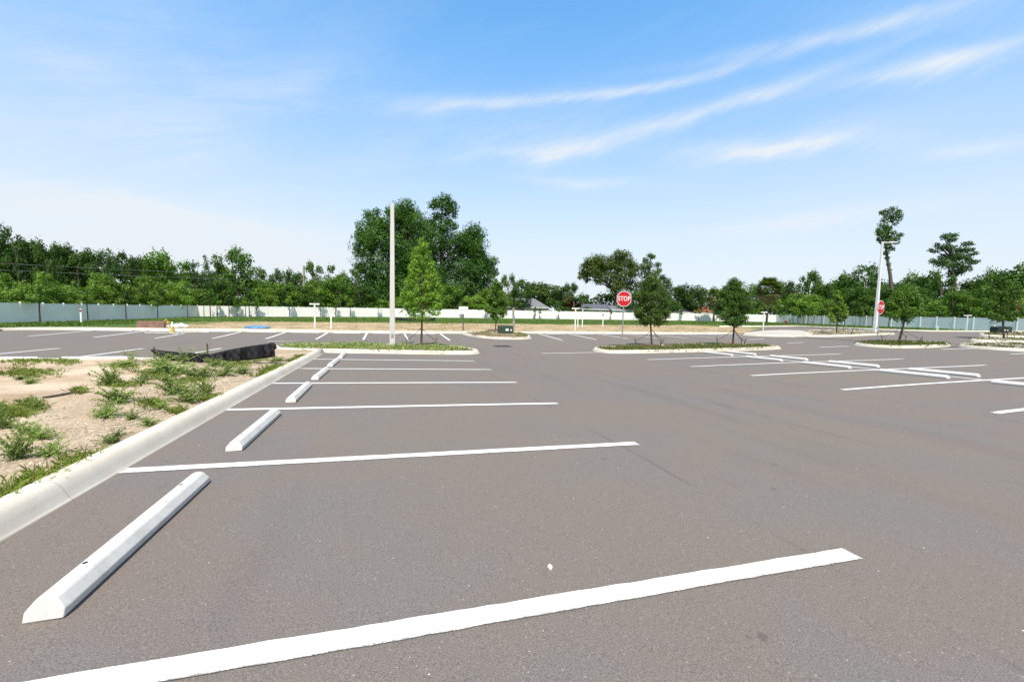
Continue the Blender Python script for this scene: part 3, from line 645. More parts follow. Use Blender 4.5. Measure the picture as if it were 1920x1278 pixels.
T4 = street('young tree with a slanting dark trunk beside the tall white lamp post', (1686,640), [(534,1692,1700),(548,1678,1718),(565,1664,1730),(582,1658,1734),(594,1662,1730),(603,1680,1712)], 80, (5, 9), .14, 'lf_mid', .07, dens=.8, brace_label='strap brace round the slanting tree near the tall lamp post', rad=1.2)
T5 = street('young tree in front of the green cabinets near the right edge', (1882,634), [(522,1875,1890),(540,1862,1906),(560,1850,1918),(580,1846,1922),(593,1852,1915),(602,1870,1895)], 80, (5, 9), .16, 'lf_mid', .07, dens=.8, brace_label='strap brace round the tree in front of the green cabinets', rad=1.2)
T6 = street('small young tree with broad glossy leaves beside the green transformer', (929,619), [(524,928,932),(540,919,942),(560,912,949),(580,909,953),(592,914,949),(598,926,938)], 90, (3.5, 6), .15, 'lf_mid', .05, dens=.7, asp=1.3, name='young_tree')
T7 = street('small young conical tree on the pale bed left of the tall lamp post', (1568,625), [(543,1567,1571),(560,1559,1579),(578,1553,1586),(594,1552,1588),(604,1560,1578)], 50, (3, 5.5), .22, 'lf_bright', .06, dens=.7, asp=1.4, name='young_tree', brace_label='strap brace round the small conical tree on the pale bed', rad=1.4)

# young trees planted along the fences: thin dark trunk and a narrow crown
FT = []
for v in range(3):
    B = []
    for _ in range(13):
        h = random.random(); a = random.random()*6.28; rr = .75*(1-.5*h)*random.random(); B.append((rr*math.cos(a), rr*math.sin(a), 2.1+1.9*h, random.uniform(.24, .42)))
    V, T = blob_leaves(B, .26, .8); bm = bmesh.new(); tube(bm, [(0,0,-.1),(.02,0,1.2),(0,.02,2.4),(0,0,3.6)], [.07,.06,.045,.015], 6); tm = bpy.data.meshes.new('trunk'); bm.to_mesh(tm); bm.free(); tm.materials.append(M['darkbark'])
    FT.append((leaf_mesh('crown', V, T, M[('lf_mid','lf_bright','lf_dark')[v]]), tm))
ftp = [(75,3.4),(165,3.2),(237,3.2),(296,3),(352,3),(383,3),(395,4),(408,3),(430,4),(445,3),(461,3),(468,4),(482,3),(543,3.4),(601,3.4),(629,3),(657,3),(709,3),(864,3),(911,3),(1002,2.4),(1012,2.2),(1047,2.4),(1145,2),(1277,2.6),(1310,2.6),(1344,2.6),(1487,3),(1496,3),(1506,3),(1515,3.2),(1527,3),(1540,3),(1556,3),(1584,3.2),(1603,3),(1613,3),(1636,3),(1667,3)]
for i, (px, hh) in enumerate(ftp):
    D = fence_depth(px)-random.uniform(.8, 1.7); p = atD(px, 600, D); cm, tm = FT[i % 3]
    seg = 'shaded left fence' if px < 374 else 'white fence' if px < 1440 else 'right fence'
    CNT[seg] = CNT.get(seg, 0)+1
    e = empty('fence_tree', (p[0], p[1], Z(p[0], p[1])), random.random()*6, f'thin young tree with dark trunk before the {seg}, {ORD[CNT[seg]-1]} from left', 'young tree', 'young trees along the fences')
    e.scale = (hh/3.4,)*2+(hh/3.6,); link('trunk', tm, None, e); link('crown', cm, None, e)

# palms
def palm(label, px, yc, D, r, mats, hang=False):
    g = atD(px, 592, D); zb = Z(g[0], g[1]); c = atD(px, yc, D); H = c[2]-zb; e = empty('palm_tree', (g[0], g[1], zb), 0, label, 'palm'); R = r/F*D
    bm = bmesh.new(); tube(bm, [(0,0,-.1),(.1,0,H*.5),(0,0,H)], [.24,.2,.18], 9); obj('trunk', bm, M['greybark'], e, True)
    for nm, mat, n, lo, hi in (('fronds', mats[0], 56, -.6, 1.3), ('dead_fronds', mats[1], 40, -1.4, -.35)):
        C, N, S_, Dr, T = [], [], [], [], []
        for k in range(n):
            a = random.random()*6.28; el = random.uniform(lo, hi); d = np.array([math.cos(a)*math.cos(el), math.sin(a)*math.cos(el), math.sin(el)]); side = np.cross(d, [0,0,1.0]); side /= np.linalg.norm(side)
            ctr = np.array([0,0,H])+d*R*.55; tn = random.random()
            for j in range(15):
                f = (j-7)/7; dd = d*math.cos(f*1.25)+side*math.sin(f*1.25); dd[2] -= .35*abs(f)+.15; dd /= np.linalg.norm(dd)
                C.append(ctr+dd*R*.24); nn = np.cross(dd, side+.2*RNG.normal(size=3)); N.append(nn+1e-3); Dr.append(dd); S_.append(R*.52); T.append(tn*.6+.4*random.random())
        link(nm, leaf_mesh(nm, quads(np.array(C), np.array(N), np.array(S_), 7, np.array(Dr)), np.array(T), M[mat]), None, e)
    return e
palm('cabbage palm with a skirt of dry fronds right of the dark island tree', 1438, 543, 92, 26, ('lf_palm','lf_thatch'))
palm('smaller palm with pale drooping fronds left of the dark island tree', 1338, 556, 99, 17, ('lf_palm','lf_thatch'))
palm('low yellowish palm in front of the white fence left of the wooden utility pole', 515, 568, 84, 15, ('lf_palm','lf_palm'))
palm('low palm with dry fronds behind the white fence beside the wooden utility pole', 548, 560, 98, 18, ('lf_palm','lf_thatch'))
palm('low palm just right of the wooden utility pole', 590, 560, 98, 17, ('lf_palm','lf_thatch'))
hero('flowering_shrub', 'reddish leaved shrub beside the grey roofs behind the white fence', (1072,592), 104, [(1064,566,8),(1074,562,8),(1085,572,6),(1068,576,8),(1082,580,6)], .4, 'lf_red', .1, cat='shrub')

# ------------------------------------------------------------------ ground plants
def cover(P, n, label, mat='lf_cover', h=.16, s=.085, holes=()):
    P = [np.array(p[:2], float) for p in P]; lo, hi = np.min(P, 0), np.max(P, 0); c0 = sum(P)/len(P); Q = [c0+(p-c0)*.93 for p in P]; pts = []
    ctr = []
    while len(ctr) < n//16:
        x, y = RNG.uniform(lo, hi)
        if inside(Q, x, y) and all(math.hypot(x-a, y-b) > r for a, b, r in holes): ctr.append((x, y, random.uniform(.45, 1.25), random.random()))
    C = []; T = []
    for x, y, k, tn in ctr:
        for _ in range(16):
            dx, dy = RNG.normal(0, .17, 2); C.append((x+dx, y+dy, h*k*random.random()*(1-min(.8, math.hypot(dx, dy)*1.8)))); T.append(tn*.6+.4*random.random())
    C = np.array(C); C[:, 2] += Zv(C[:, 0], C[:, 1])+.125
    V = quads(C, RNG.normal(size=C.shape)*.7+[0, -.1, .9], s*(.6+.8*RNG.random(len(C))), 1.7)
    return tag(link('ground_cover', leaf_mesh('ground_cover', V, np.array(T), M[mat])), label, 'ground cover', kind='stuff')
def mulch(p, r):
    n = 18; P = [(p[0]+r*math.cos(6.283*k/n)*random.uniform(.85, 1.1), p[1]+r*math.sin(6.283*k/n)*random.uniform(.85, 1.1)) for k in range(n)]
    bed(P, M['mulch'], .135, .05, 'mulch_ring')
hl = lambda t, r=.7: (t[0], t[1], r)
for t in (T1, T2, T3, T6): mulch(t, .75)
mulch(T4, .9)
cover(ISL, 5200, 'leafy ground cover on the island at the end of the long kerb', 'lf_weed', holes=[hl(T1), (.25, 21.6, .3)], h=.22)
cover(ISL2, 8000, 'leafy ground cover on the island with two young trees and the stop sign', holes=[hl(T2), hl(T3)])
cover(NOSE, 2600, 'leafy ground cover round the green transformer', holes=[hl(T6)])
cover(ISL3, 3200, 'leafy ground cover on the island of the second stop sign', holes=[hl(T4)], s=.11)
cover(BEDC, 500, 'sparse plants on the grey bed nearest the right edge', s=.12); cover(BEDB, 500, 'sparse plants on the middle grey bed at the right', s=.12)
cover(BEDA, 900, 'leafy plants round the green cabinets on the right', s=.13); cover(ISL4, 900, 'low plants on the pale bed under the tall lamp post', s=.14, mat='lf_dry')

def blades(name, pts, hmin, hmax, w, mat, label, lean=.5, per=1):
    P = np.repeat(np.array(pts), per, 0); n = len(P); a = RNG.random(n)*6.283; hh = RNG.uniform(hmin, hmax, n); l = lean*RNG.random(n)
    z = P[:, 2] if P.shape[1] > 2 else Zv(P[:, 0], P[:, 1]); jit = RNG.normal(0, .03, (n, 2)); b = np.c_[P[:, :2]+jit, z]
    d = np.c_[np.cos(a)*l, np.sin(a)*l, np.sqrt(np.maximum(.05, 1-l*l))]; sd = np.c_[-np.sin(a), np.cos(a), np.zeros(n)]
    V = np.stack([b-sd*w/2, b+sd*w/2, b+d*hh[:, None]*.6+sd*w*.35, b+d*hh[:, None]+np.c_[np.cos(a)*l*.35, np.sin(a)*l*.35, -.12*np.ones(n)]*hh[:, None]], 1).reshape(-1, 3)
    pt = RNG.random(len(pts))
    return tag(link(name, leaf_mesh(name, V, np.repeat(pt, per)*.5+.5*RNG.random(n), M[mat])), label, name.replace('_', ' '), kind='stuff')
def dz_(x, y): return float(dirtz(np.array([x]), np.array([y]), np.array([Z(x, y)+.085]))[0])
pts = []
for _ in range(1300):
    y = random.uniform(1.6, 18.2); x = -2.68-abs(random.gauss(0, .13))
    k = math.sin(y*1.7+1)+math.sin(y*.63)+.8*math.sin(y*4.1)
    if y < 3.4 or k > .45: pts.append((x, y, dz_(x, y)))
blades('kerbside_grass', pts, .05, .15, .012, 'lf_grass', 'bright grass growing along the back of the long kerb', .8, 9)
pts = []
for (u, v, wu, n, hh) in ((60,681,60,120,0),(50,699,52,130,0),(130,682,30,40,0),(235,690,30,60,0),(30,780,24,60,0),(62,765,22,60,0),(300,705,40,140,0),(285,760,20,60,0),(470,672,50,150,0),(445,684,34,60,0),(500,690,16,30,0),(340,772,20,30,0),(420,674,50,60,0),(5,775,12,30,0),(225,724,36,40,0),(360,716,40,50,0),(150,738,8,30,0)):
    for _ in range(n):
        p = at(u+random.gauss(0, wu*.5), v+random.gauss(0, 3), .1)
        if p[0] < -2.75: pts.append((p[0], p[1], dz_(p[0], p[1])))
blades('patchy_grass', pts, .04, .13, .012, 'lf_grass', 'thin grass patches on the sandy plot', .9, 8)
pts = []
while len(pts) < 4200:
    x, y = random.uniform(-19, 50), 33.8+22*random.random()**1.6
    if not inside(NOSE, x, y) and math.sin(x*.7+y)+math.sin(x*1.9-y*.6)+math.sin(x*.23)+random.gauss(0, .5) > .3: pts.append((x, y))
blades('dry_grass', pts, .03, .13, .05, 'lf_dry', 'straw coloured grass between the far kerb and the green verge', .9, 2)
pts = [(random.uniform(-29, 86), random.uniform(56, 80)) for _ in range(9000)]+[(random.uniform(-31, -21.6), random.uniform(30, 60)) for _ in range(2500)]+[(random.uniform(60, 84), random.uniform(40, 60)) for _ in range(2500)]
blades('lawn_grass', pts, .08, .2, .09, 'lf_lawn', 'green mown verge in front of the fences', .8, 2)

# weeds: ferny clumps, each a plant of its own
WEED = []
for v in range(4):
    C, N, S_, T, Dr = [], [], [], [], []; bm = bmesh.new()
    for k in range(26 if v < 3 else 12):
        a = random.random()*6.283; el = random.uniform(.35, 1.4) if v < 3 else random.uniform(.9, 1.5); L = random.uniform(.22, .5)*(1 if v < 3 else 1.5); tn = random.random()
        d0 = np.array([math.cos(a)*math.cos(el), math.sin(a)*math.cos(el), math.sin(el)]); P = []
        for j in range(6): f = j/5; P.append(d0*L*f+np.array([math.cos(a), math.sin(a), 0])*L*.25*f*f-np.array([0, 0, L*.22*f*f]))
        tube(bm, P, [.004*(1-.12*j) for j in range(6)], 3, False)
        for j in range(15):
            f = .2+.8*j/14; q = d0*L*f+np.array([math.cos(a), math.sin(a), 0])*L*.25*f*f-np.array([0, 0, L*.22*f*f]); sd = np.array([-math.sin(a), math.cos(a), .25])
            for s in (-1, 1):
                ll = random.uniform(.028, .055); dd = sd*s+d0*.5+RNG.normal(0, .25, 3); C.append(q+dd*ll*.55); Dr.append(dd); N.append(np.array([0, 0, 1])+RNG.normal(0, .45, 3)); S_.append(ll*1.5); T.append(.5*tn+.5*random.random())
    for _ in range(620 if v < 3 else 160):
        q = RNG.normal(size=3); q /= np.linalg.norm(q); q = q*(.2+.8*RNG.random()**.6)*np.array([.30, .30, .26])*(1 if v < 3 else .8); q[2] = abs(q[2])*1.2; q *= 1+.3*math.sin(q[0]*14+v)*math.cos(q[1]*13)
        C.append(q); Dr.append(RNG.normal(size=3)); N.append(q*2.2+RNG.normal(0, .45, 3)+[0, 0, .4]); S_.append(random.uniform(.022, .05)); T.append(.25+.25*math.sin(q[0]*20)*math.cos(q[1]*17)+.5*random.random())
    lm = leaf_mesh('leaves', quads(np.array(C), np.array(N), np.array(S_), 2.3, np.array(Dr)), np.array(T), M['lf_weed'])
    sm = bpy.data.meshes.new('stem'); bm.to_mesh(sm); bm.free(); sm.materials.append(M['lf_weed']); WEED.append((lm, sm))
wl = [(38,707,26,14,0,'small dark weed alone on the sand near the left edge'),(58,721,26,14,1,'low weed on open sand below the grass streaks at the left edge'),(117,680,22,15,3,'wispy weed at the sandy edge in front of a white wheel stop'),(245,676,34,30,3,'tall airy weed left of the black silt fence'),(228,690,46,22,0,'wide weed behind the tall weeds left of the silt fence'),
 (207,724,48,38,1,'thick upright weed in the middle of the sandy plot'),(266,719,34,22,2,'small round weed beside the thick upright weed'),(216,757,62,38,0,'broad feathery weed in the middle of the plot'),(200,783,50,30,2,'dark low weed in front of the broad feathery weed'),(247,786,26,20,1,'small leafy weed by itself on crushed stone'),
 (278,797,30,22,0,'leafy weed close behind the kerb on crushed stone'),(272,772,16,30,3,'thin stalky weed rising from crushed stone'),(303,767,26,14,1,'little weed on the gravel between the big clumps'),(318,704,70,40,0,'large weed clump just in front of the silt fence'),(345,686,48,38,3,'tall fine weed standing against the silt fence'),(372,708,60,34,1,'large leafy weed near the middle of the silt fence'),
 (324,735,56,46,2,'big bushy weed on the gravel, left one of the front pair'),(355,752,60,36,0,'big bushy weed on the gravel, right one of the front pair'),(386,739,34,34,1,'upright weed to the right of the big bushy pair'),(420,706,44,36,2,'weed clump beneath the tall end of the silt fence'),(405,690,40,26,0,'weed under the middle of the silt fence'),(300,690,40,30,1,'weed under the drooping left end of the silt fence'),
 (212,828,40,28,2,'bright round weed close to the kerb'),(33,860,56,58,1,'large dark weed near the left edge of the picture'),(70,820,60,34,0,'wide pale weed behind the large dark weed'),(95,853,50,30,2,'low broad leaved weed beside the large dark weed'),(8,806,34,46,0,'weed cut by the left edge of the picture'),(64,770,30,26,1,'small yellowish weed on bare sand at the left'),
 (452,700,40,24,0,'weed halfway between silt fence and kerb'),(435,676,30,20,3,'fine weed before the tall end of the silt fence'),(385,665,24,16,3,'sprig of weed poking above the sag of the silt fence'),(500,668,30,16,1,'weed at the foot of the rolled end of the silt fence'),(520,676,30,12,0,'low weed close to the far end of the long kerb'),(40,815,40,30,3,'stringy weed among the leaves at the left edge')]
for (u, v, wu, hu, k, lab) in wl:
    p = at(u, v, .1); D = depth_of(p); e = empty('weed_plant', (p[0], p[1], dz_(p[0], p[1])-.01), random.random()*6.28, lab, 'weed', 'weeds on the sandy plot')
    w = wu/F*D; h = hu/F*D; h *= 1.1; e.scale = (w/.72, w/.72, (.85 if v < 712 else 1.2)*h/(.42 if k < 3 else .62)); link('leaves', WEED[k][0], None, e); link('stem', WEED[k][1], None, e)
# crushed stone behind the kerb, loose grit on the asphalt
def rocks(name, pts, lo, hi, mat, label):
    V, Fs = [], []
    for (x, y, z) in pts:
        s = random.uniform(lo, hi); b = len(V); q = [(1,0,0),(0,1,0),(-1,0,0),(0,-1,0),(0,0,.8),(0,0,-.8)]; a = random.random()*6
        for (i, j, k) in q:
            kx = random.uniform(.7, 1.3)*s; V.append((x+kx*(i*math.cos(a)-j*math.sin(a)), y+kx*(i*math.sin(a)+j*math.cos(a)), z+kx*k*.8+s*.2))
        for i in range(4): Fs += [(b+i, b+(i+1)%4, b+4), (b+(i+1)%4, b+i, b+5)]
    return tag(meshpy(name, V, Fs, M[mat]), label, name.replace('_', ' '), kind='stuff')
P = []
for _ in range(4200):
    y = 2.2+12*random.random()**1.5; x = -2.72-abs(random.gauss(0, 1.05))
    if x > -5.5: P.append((x, y, dz_(x, y)))
rocks('gravel', P, .008, .022, 'gravel', 'pale crushed stone scattered behind the long kerb')
rocks('grit', [(x, y, Z(x, y)+.001) for x, y in [(random.uniform(-2.3, 9), 1.2+9*random.random()**1.4) for _ in range(170)]], .003, .006, 'stone', 'tiny pale grit scattered on the asphalt')
bm = bmesh.new(); bmesh.ops.create_icosphere(bm, subdivisions=2, radius=.017)
for v in bm.verts: v.co *= random.uniform(.82, 1.15); v.co.z *= 1.15
o = obj('pebble', bm, M['stone']); p = at(1031, 1066); o.location = (p[0], p[1], p[2]+.012); tag(o, 'single white pebble lying on the open asphalt', 'pebble')
bm = bmesh.new(); q = [at(u, v, .1) for u, v in ((80,753),(105,749),(128,744),(150,737),(178,733))]; tube(bm, [(a, b, dz_(a, b)+.02) for a, b, c in q], [.012, .02, .018, .014, .006], 6)
q2 = [at(u, v, .1) for u, v in ((128,744),(150,742),(172,740))]; tube(bm, [(a, b, dz_(a, b)+.02) for a, b, c in q2], [.012, .009, .004], 5)
tag(obj('fallen_branch', bm, M['bark']), 'thin brown fallen branch lying on the sand', 'branch')

# ------------------------------------------------------------------ wheel stops
def stop_mesh():
    bm = bmesh.new(); pr = [(-.082,0),(-.088,.044),(-.047,.096),(-.02,.108),(.02,.108),(.047,.096),(.088,.044),(.082,0)]; rings = []
    for y, k in ((-.915,0),(-.86,1),(-.3,1),(.3,1),(.86,1),(.915,0)):
        rings.append([bm.verts.new((x*(1 if k or z < .04 else .93), y+( (.03 if y < 0 else -.03)*(z/.106) if not k else 0), z)) for x, z in pr])
    for a, b in zip(rings, rings[1:]):
        for i in range(7): bm.faces.new((a[i], a[i+1], b[i+1], b[i]))
        bm.faces.new((a[7], a[0], b[0], b[7]))
    bm.faces.new(rings[0]); bm.faces.new(rings[-1][::-1])
    bmesh.ops.recalc_face_normals(bm, faces=bm.faces)
    es = [e for e in bm.edges if e.calc_face_angle(0) > .3]; bmesh.ops.bevel(bm, geom=es, offset=.006, segments=2, profile=.5, affect='EDGES')
    return bm
STM = bpy.data.meshes.new('body'); _b = stop_mesh(); _b.to_mesh(STM); _b.free(); STM.materials.append(M['stop'])
RAW = STM.copy(); RAW.materials.clear(); RAW.materials.append(M['rawstop'])
_b = bmesh.new(); lathe(_b, [(.013, -.01), (.013, .0025), (.009, .003)], 12); PIN = bpy.data.meshes.new('anchor_hole'); _b.to_mesh(PIN); _b.free(); PIN.materials.append(M['dark'])
def wheel_stop(x, y, rz, label, group, mesh=STM, pins=True):
    c, s = math.cos(rz), math.sin(rz); e0 = Vector((x-s*.9, y+c*.9, 0)); e1 = Vector((x+s*.9, y-c*.9, 0)); z0, z1 = Z(e0.x, e0.y), Z(e1.x, e1.y)
    e = empty('wheel_stop', (x, y, (z0+z1)/2+.003), 0, label, 'wheel stop', group); e.rotation_mode = 'XYZ'
    e.rotation_euler = (math.atan2(z0-z1, 1.8), 0, rz); link('body', mesh, None, e)
    if pins:
        for yy in (-.58, .58): q = link('anchor_hole', PIN, None, e); q.location = (-.012, yy, .106)
    return e
g = 'white wheel stops along the long left kerb'
lbl = ['large white wheel stop nearest the camera on the left','white wheel stop just beyond the second painted line on the left','third white wheel stop from the camera beside the long kerb','fourth white wheel stop from the camera beside the long kerb','fifth white wheel stop from the camera beside the long kerb','farthest white wheel stop beside the long kerb, against the planted island']
for i, (y, x) in enumerate(((3.46,-1.648),(6.20,-1.66),(8.97,-1.645),(11.72,-1.65),(14.45,-1.65),(17.1,-1.645))): wheel_stop(x, y, R_(random.uniform(-.8, .8)) if i else R_(.0), lbl[i], g)
g = 'white wheel stops in the double row right of the aisle'
names = ['first','second','third','fourth','fifth']
for i, y in enumerate((6.2, 8.95, 11.7, 14.45, 17.1)):
    wheel_stop(XB-.72, y, R_(random.uniform(-1, 1)), f'white wheel stop in the left column of the double row, {names[i]} from camera', g)
    if i: wheel_stop(XB+.72, y, R_(random.uniform(-1, 1)), f'white wheel stop in the right column of the double row, {names[i-1]} from camera', g)
for i, (u, v) in enumerate(((35,672),(216,671),(-90,672))):
    p = at(u, v)
    wheel_stop(p[0], 15.3, R_(90), ['white wheel stop behind the sand at the left edge of the picture','white wheel stop behind the sand left of the silt fence','white wheel stop behind the sand beyond the left edge'][i], 'white wheel stops behind the sandy plot')
k = 0
for i in range(-6, 12):
    x = -1.45+2.733*(i+.5)
    if 4.6 < x < 12.2: continue
    lab = f'white wheel stop along the far kerb, {ORD[k]} from the left'; k += 1
    wheel_stop(x, 32.45, R_(90+random.uniform(-1, 1)), lab, 'white wheel stops along the far kerb', pins=False)
for i, (u, v) in enumerate(((304,626),(362,624.5))):
    p = at(u, v); wheel_stop(p[0], p[1], R_(90+(-3, 4)[i]), ['unpainted grey wheel stop lying left of the yellow cone','unpainted grey wheel stop lying right of the yellow cone'][i], 'grey wheel stops lying on the asphalt', RAW)

# ------------------------------------------------------------------ street furniture
def pole(p, zb, zt, w0, w1, label, arm=None, mat='pole', name='light_pole'):
    e = empty(name, (p[0], p[1], zb), 0, label, 'light pole'); bm = bmesh.new(); h = zt-zb
    vs = [[bm.verts.new((sx*w/2, sy*w/2, z)) for sx, sy in ((-1,-1),(1,-1),(1,1),(-1,1))] for w, z in ((w0,-.3),(w0,0),(w1,h))]
    for a, b in zip(vs, vs[1:]):
        for i in range(4): bm.faces.new((a[i], a[(i+1)%4], b[(i+1)%4], b[i]))
    bm.faces.new(vs[-1]); bmesh.ops.bevel(bm, geom=[x for x in bm.edges if abs(x.verts[0].co.z-x.verts[1].co.z) > .5], offset=.02, segments=2, profile=.5, affect='EDGES'); obj('shaft', bm, M[mat], e)
    if arm is None: bm = bmesh.new(); bx(bm, (0,0,h+.012), (w1*.96,w1*.96,.022)); obj('cap', bm, M['galv'], e)
    bm = bmesh.new(); bx(bm, (0,-w0/2-.004,.55), (.12,.012,.2), 0, 1, .003); obj('hand_hole_cover', bm, M['galv'], e)
    if arm:
        ax = Vector((*arm, 0)); bm = bmesh.new(); tube(bm, [(0,0,h-.12), tuple(ax*.45+Vector((0,0,h-.06)))], [.05,.04], 8); obj('arm', bm, M['polewhite'], e)
        bm = bmesh.new(); r = math.atan2(arm[1], arm[0]); bx(bm, tuple(ax*.95+Vector((0,0,h-.05))), (.75,.36,.09), r, .85, .02); f = obj('lamp_head', bm, M['polewhite'], e)
        bm = bmesh.new(); bx(bm, tuple(ax*.95+Vector((0,0,h-.1))), (.55,.26,.012), r); obj('lens', bm, M['decal'], f)
    return e
p = at(735.5, 647, .11); pole(p, p[2]-.05, atY(735.5, 381, p[1])[2], .275, .182, 'bare square tapered concrete pole on the planted island')
p = at(1640, 624, .1); pole(p, p[2]-.05, atY(1655, 453, p[1])[2], 5.2/F*depth_of(p), 2.5/F*depth_of(p), 'tall white lamp post with a lamp head on the right', (.96, -.28), 'polewhite')

def text_mesh(s, size, mat, depth=.004, off=.012, sx=.82):
    cu = bpy.data.curves.new('lettering', 'FONT'); cu.body = s; cu.size = size; cu.extrude = depth; cu.space_character = 1.06; cu.offset = off; cu.align_x = 'CENTER'; cu.align_y = 'CENTER'
    o = bpy.data.objects.new('tmp', cu); COL.objects.link(o); bpy.context.view_layer.update()
    me = bpy.data.meshes.new_from_object(o.evaluated_get(bpy.context.evaluated_depsgraph_get())); bpy.data.objects.remove(o); bpy.data.curves.remove(cu)
    me.transform(Matrix.Rotation(R_(90), 4, 'X') @ Matrix.Diagonal((sx, 1, 1, 1))); me.materials.clear(); me.materials.append(M[mat]); return me
def ngon(bm, r, y0, y1, n=8, rot=math.pi/8):
    A = [bm.verts.new((r*math.cos(rot+6.28318*k/n), y0, r*math.sin(rot+6.28318*k/n))) for k in range(n)]; B = [bm.verts.new((v.co.x, y1, v.co.z)) for v in A]
    bm.faces.new(A); bm.faces.new(B[::-1])
    for k in range(n): bm.faces.new((A[k], B[k], B[(k+1)%n], A[(k+1)%n]))
def stop_sign(base_px, vc, label, rz=0.0, size=.91, off=.1):
    p = at(*base_px, off); zc = atY(base_px[0]+1.5, vc, p[1])[2]; e = empty('stop_sign', p, rz, label, 'stop sign', 'stop signs'); h = zc-p[2]; R = size/2/math.cos(math.pi/8)
    bm = bmesh.new(); bx(bm, (0,.03,(h+size*.45)/2-.1), (.06,.012,h+size*.45)); bx(bm, (-.027,.05,(h+size*.45)/2-.1), (.008,.036,h+size*.45)); bx(bm, (.027,.05,(h+size*.45)/2-.1), (.008,.036,h+size*.45)); obj('post', bm, M['galv'], e)
    bm = bmesh.new(); ngon(bm, R, 0, .006); pl = obj('panel', bm, M['white'], e); pl.location.z = h
    bm = bmesh.new(); ngon(bm, R*.995, .0075, .011); b = obj('back', bm, M['signback'], e); b.location.z = h
    bm = bmesh.new(); ngon(bm, R*.93, -.004, -.001); f = obj('red_face', bm, M['red'], pl)
    l = link('lettering', text_mesh('STOP', size*.43, 'white', .003, .004, .80), None, pl); l.location = (0, -.010, 0)
    for zz in (-.3, .3): bm = bmesh.new(); tube(bm, [(0,-.001,zz*size),(0,-.012,zz*size)], [.012,.009], 8); obj('bolt', bm, M['galv'], pl)
    return e
stop_sign((1166.5, 648), 560, 'red octagonal stop sign facing the aisle at the left end of the tree island', R_(-8))
stop_sign((1646, 641), 576, 'red stop sign seen at a slant beside the tall white lamp post', R_(9))
stop_sign((1903, 634), 573, 'red stop sign half hidden by a tree at the right edge', R_(5))

def post_px(u0, v0, v1, w, label, name='marker_post', mat='pvc', cap=True, cat='post', group=None, Yfix=None):
    p = at(u0, v0); h = atY(u0, v1, p[1])[2]-p[2]; e = empty(name, p, 0, label, cat, group); bm = bmesh.new(); bx(bm, (0,0,h/2-.1), (w,w,h+.2), 0, 1, .008); obj('post', bm, M[mat], e)
    if cap: bm = bmesh.new(); bx(bm, (0,0,h+.02), (w*1.2,w*1.2,.04), 0, .6); obj('cap', bm, M[mat], e)
    return e, p, h
for (u0, v0, v1, bw, lab) in ((590.5,613.5,571,17,'white T shaped post with a crossbar left of the bare concrete pole'),(1078,618,579,13,'white T shaped post with two short posts beside it'),(1430.5,619,586,10,'white T shaped post right of the dark island tree'),(1811.5,620,592,13,'white T shaped post before the right fence near the green cabinets')):
    e, p, h = post_px(u0, v0, v1, .105, lab, 't_post', cap=False, group='white T posts'); w = bw/F*depth_of(p)
    bm = bmesh.new(); bx(bm, (0,0,h+.05), (w,.12,.11), R_(-17), 1, .012); bar = obj('crossbar', bm, M['pvc'], e)
    for s in (-1, 1):
        bm = bmesh.new(); bx(bm, (s*w/2*math.cos(R_(-17)),s*w/2*math.sin(R_(-17)),h+.05), (.05,.15,.15), R_(-17), 1, .012); obj('end_cap', bm, M['pvc'], bar)
for (u0, v0, v1, w, lab) in ((621,615,594,.11,'short white post right of the left T post'),(1083,614,593,.10,'short white post closest to the second T post'),(1091.5,615,580,.09,'taller white post right of the two by the second T post'),(1130,612,592,.11,'white post standing alone in dry grass left of the stop sign'),(153,604.5,580,.14,'white post with a red patch in front of the shaded left fence'),(67,601,571,.14,'leaning white stake at the foot of the shaded left fence'),(1757,620,612,.14,'stubby white post in the grass before the right fence')):
    e, p, h = post_px(u0, v0, v1, w, lab, group='white posts in the verge')
    if 'leaning' in lab: e.rotation_euler = (0, R_(8), 0)
    if 'red patch' in lab: bm = bmesh.new(); bx(bm, (0,-.075,h-.12), (.13,.02,.2), 0, 1, .004); obj('red_patch', bm, M['red'], e)
    if 'alone' in lab: bm = bmesh.new(); bx(bm, (0,0,h+.16), (.16,.16,.24), 0, .8, .01); obj('box_top', bm, M['wood'], e)
# notice board
p = at(868.5, 618); e = empty('notice_sign', p, 0, 'plain white notice board on a dark post before the verge', 'sign'); zt, zb = atY(868.5, 574.5, p[1])[2]-p[2], atY(868.5, 588.5, p[1])[2]-p[2]; w = 17/F*depth_of(p); r = R_(-8)
bm = bmesh.new(); bx(bm, (0,.05,(zt-.05)/2-.1), (.09,.09,zt+.1)); obj('post', bm, M['stake'], e)
bm = bmesh.new(); bx(bm, (0,-.012,(zt+zb)/2), (w,.025,zt-zb), r, 1, .004); pl = obj('board', bm, M['white'], e)
bm = bmesh.new(); bx(bm, (0,-.028,zb+(zt-zb)*.62), (w*.72,.006,.05), r); bx(bm, (0,-.028,zb+(zt-zb)*.48), (w*.6,.006,.02), r); obj('lettering', bm, M['grey'], pl)
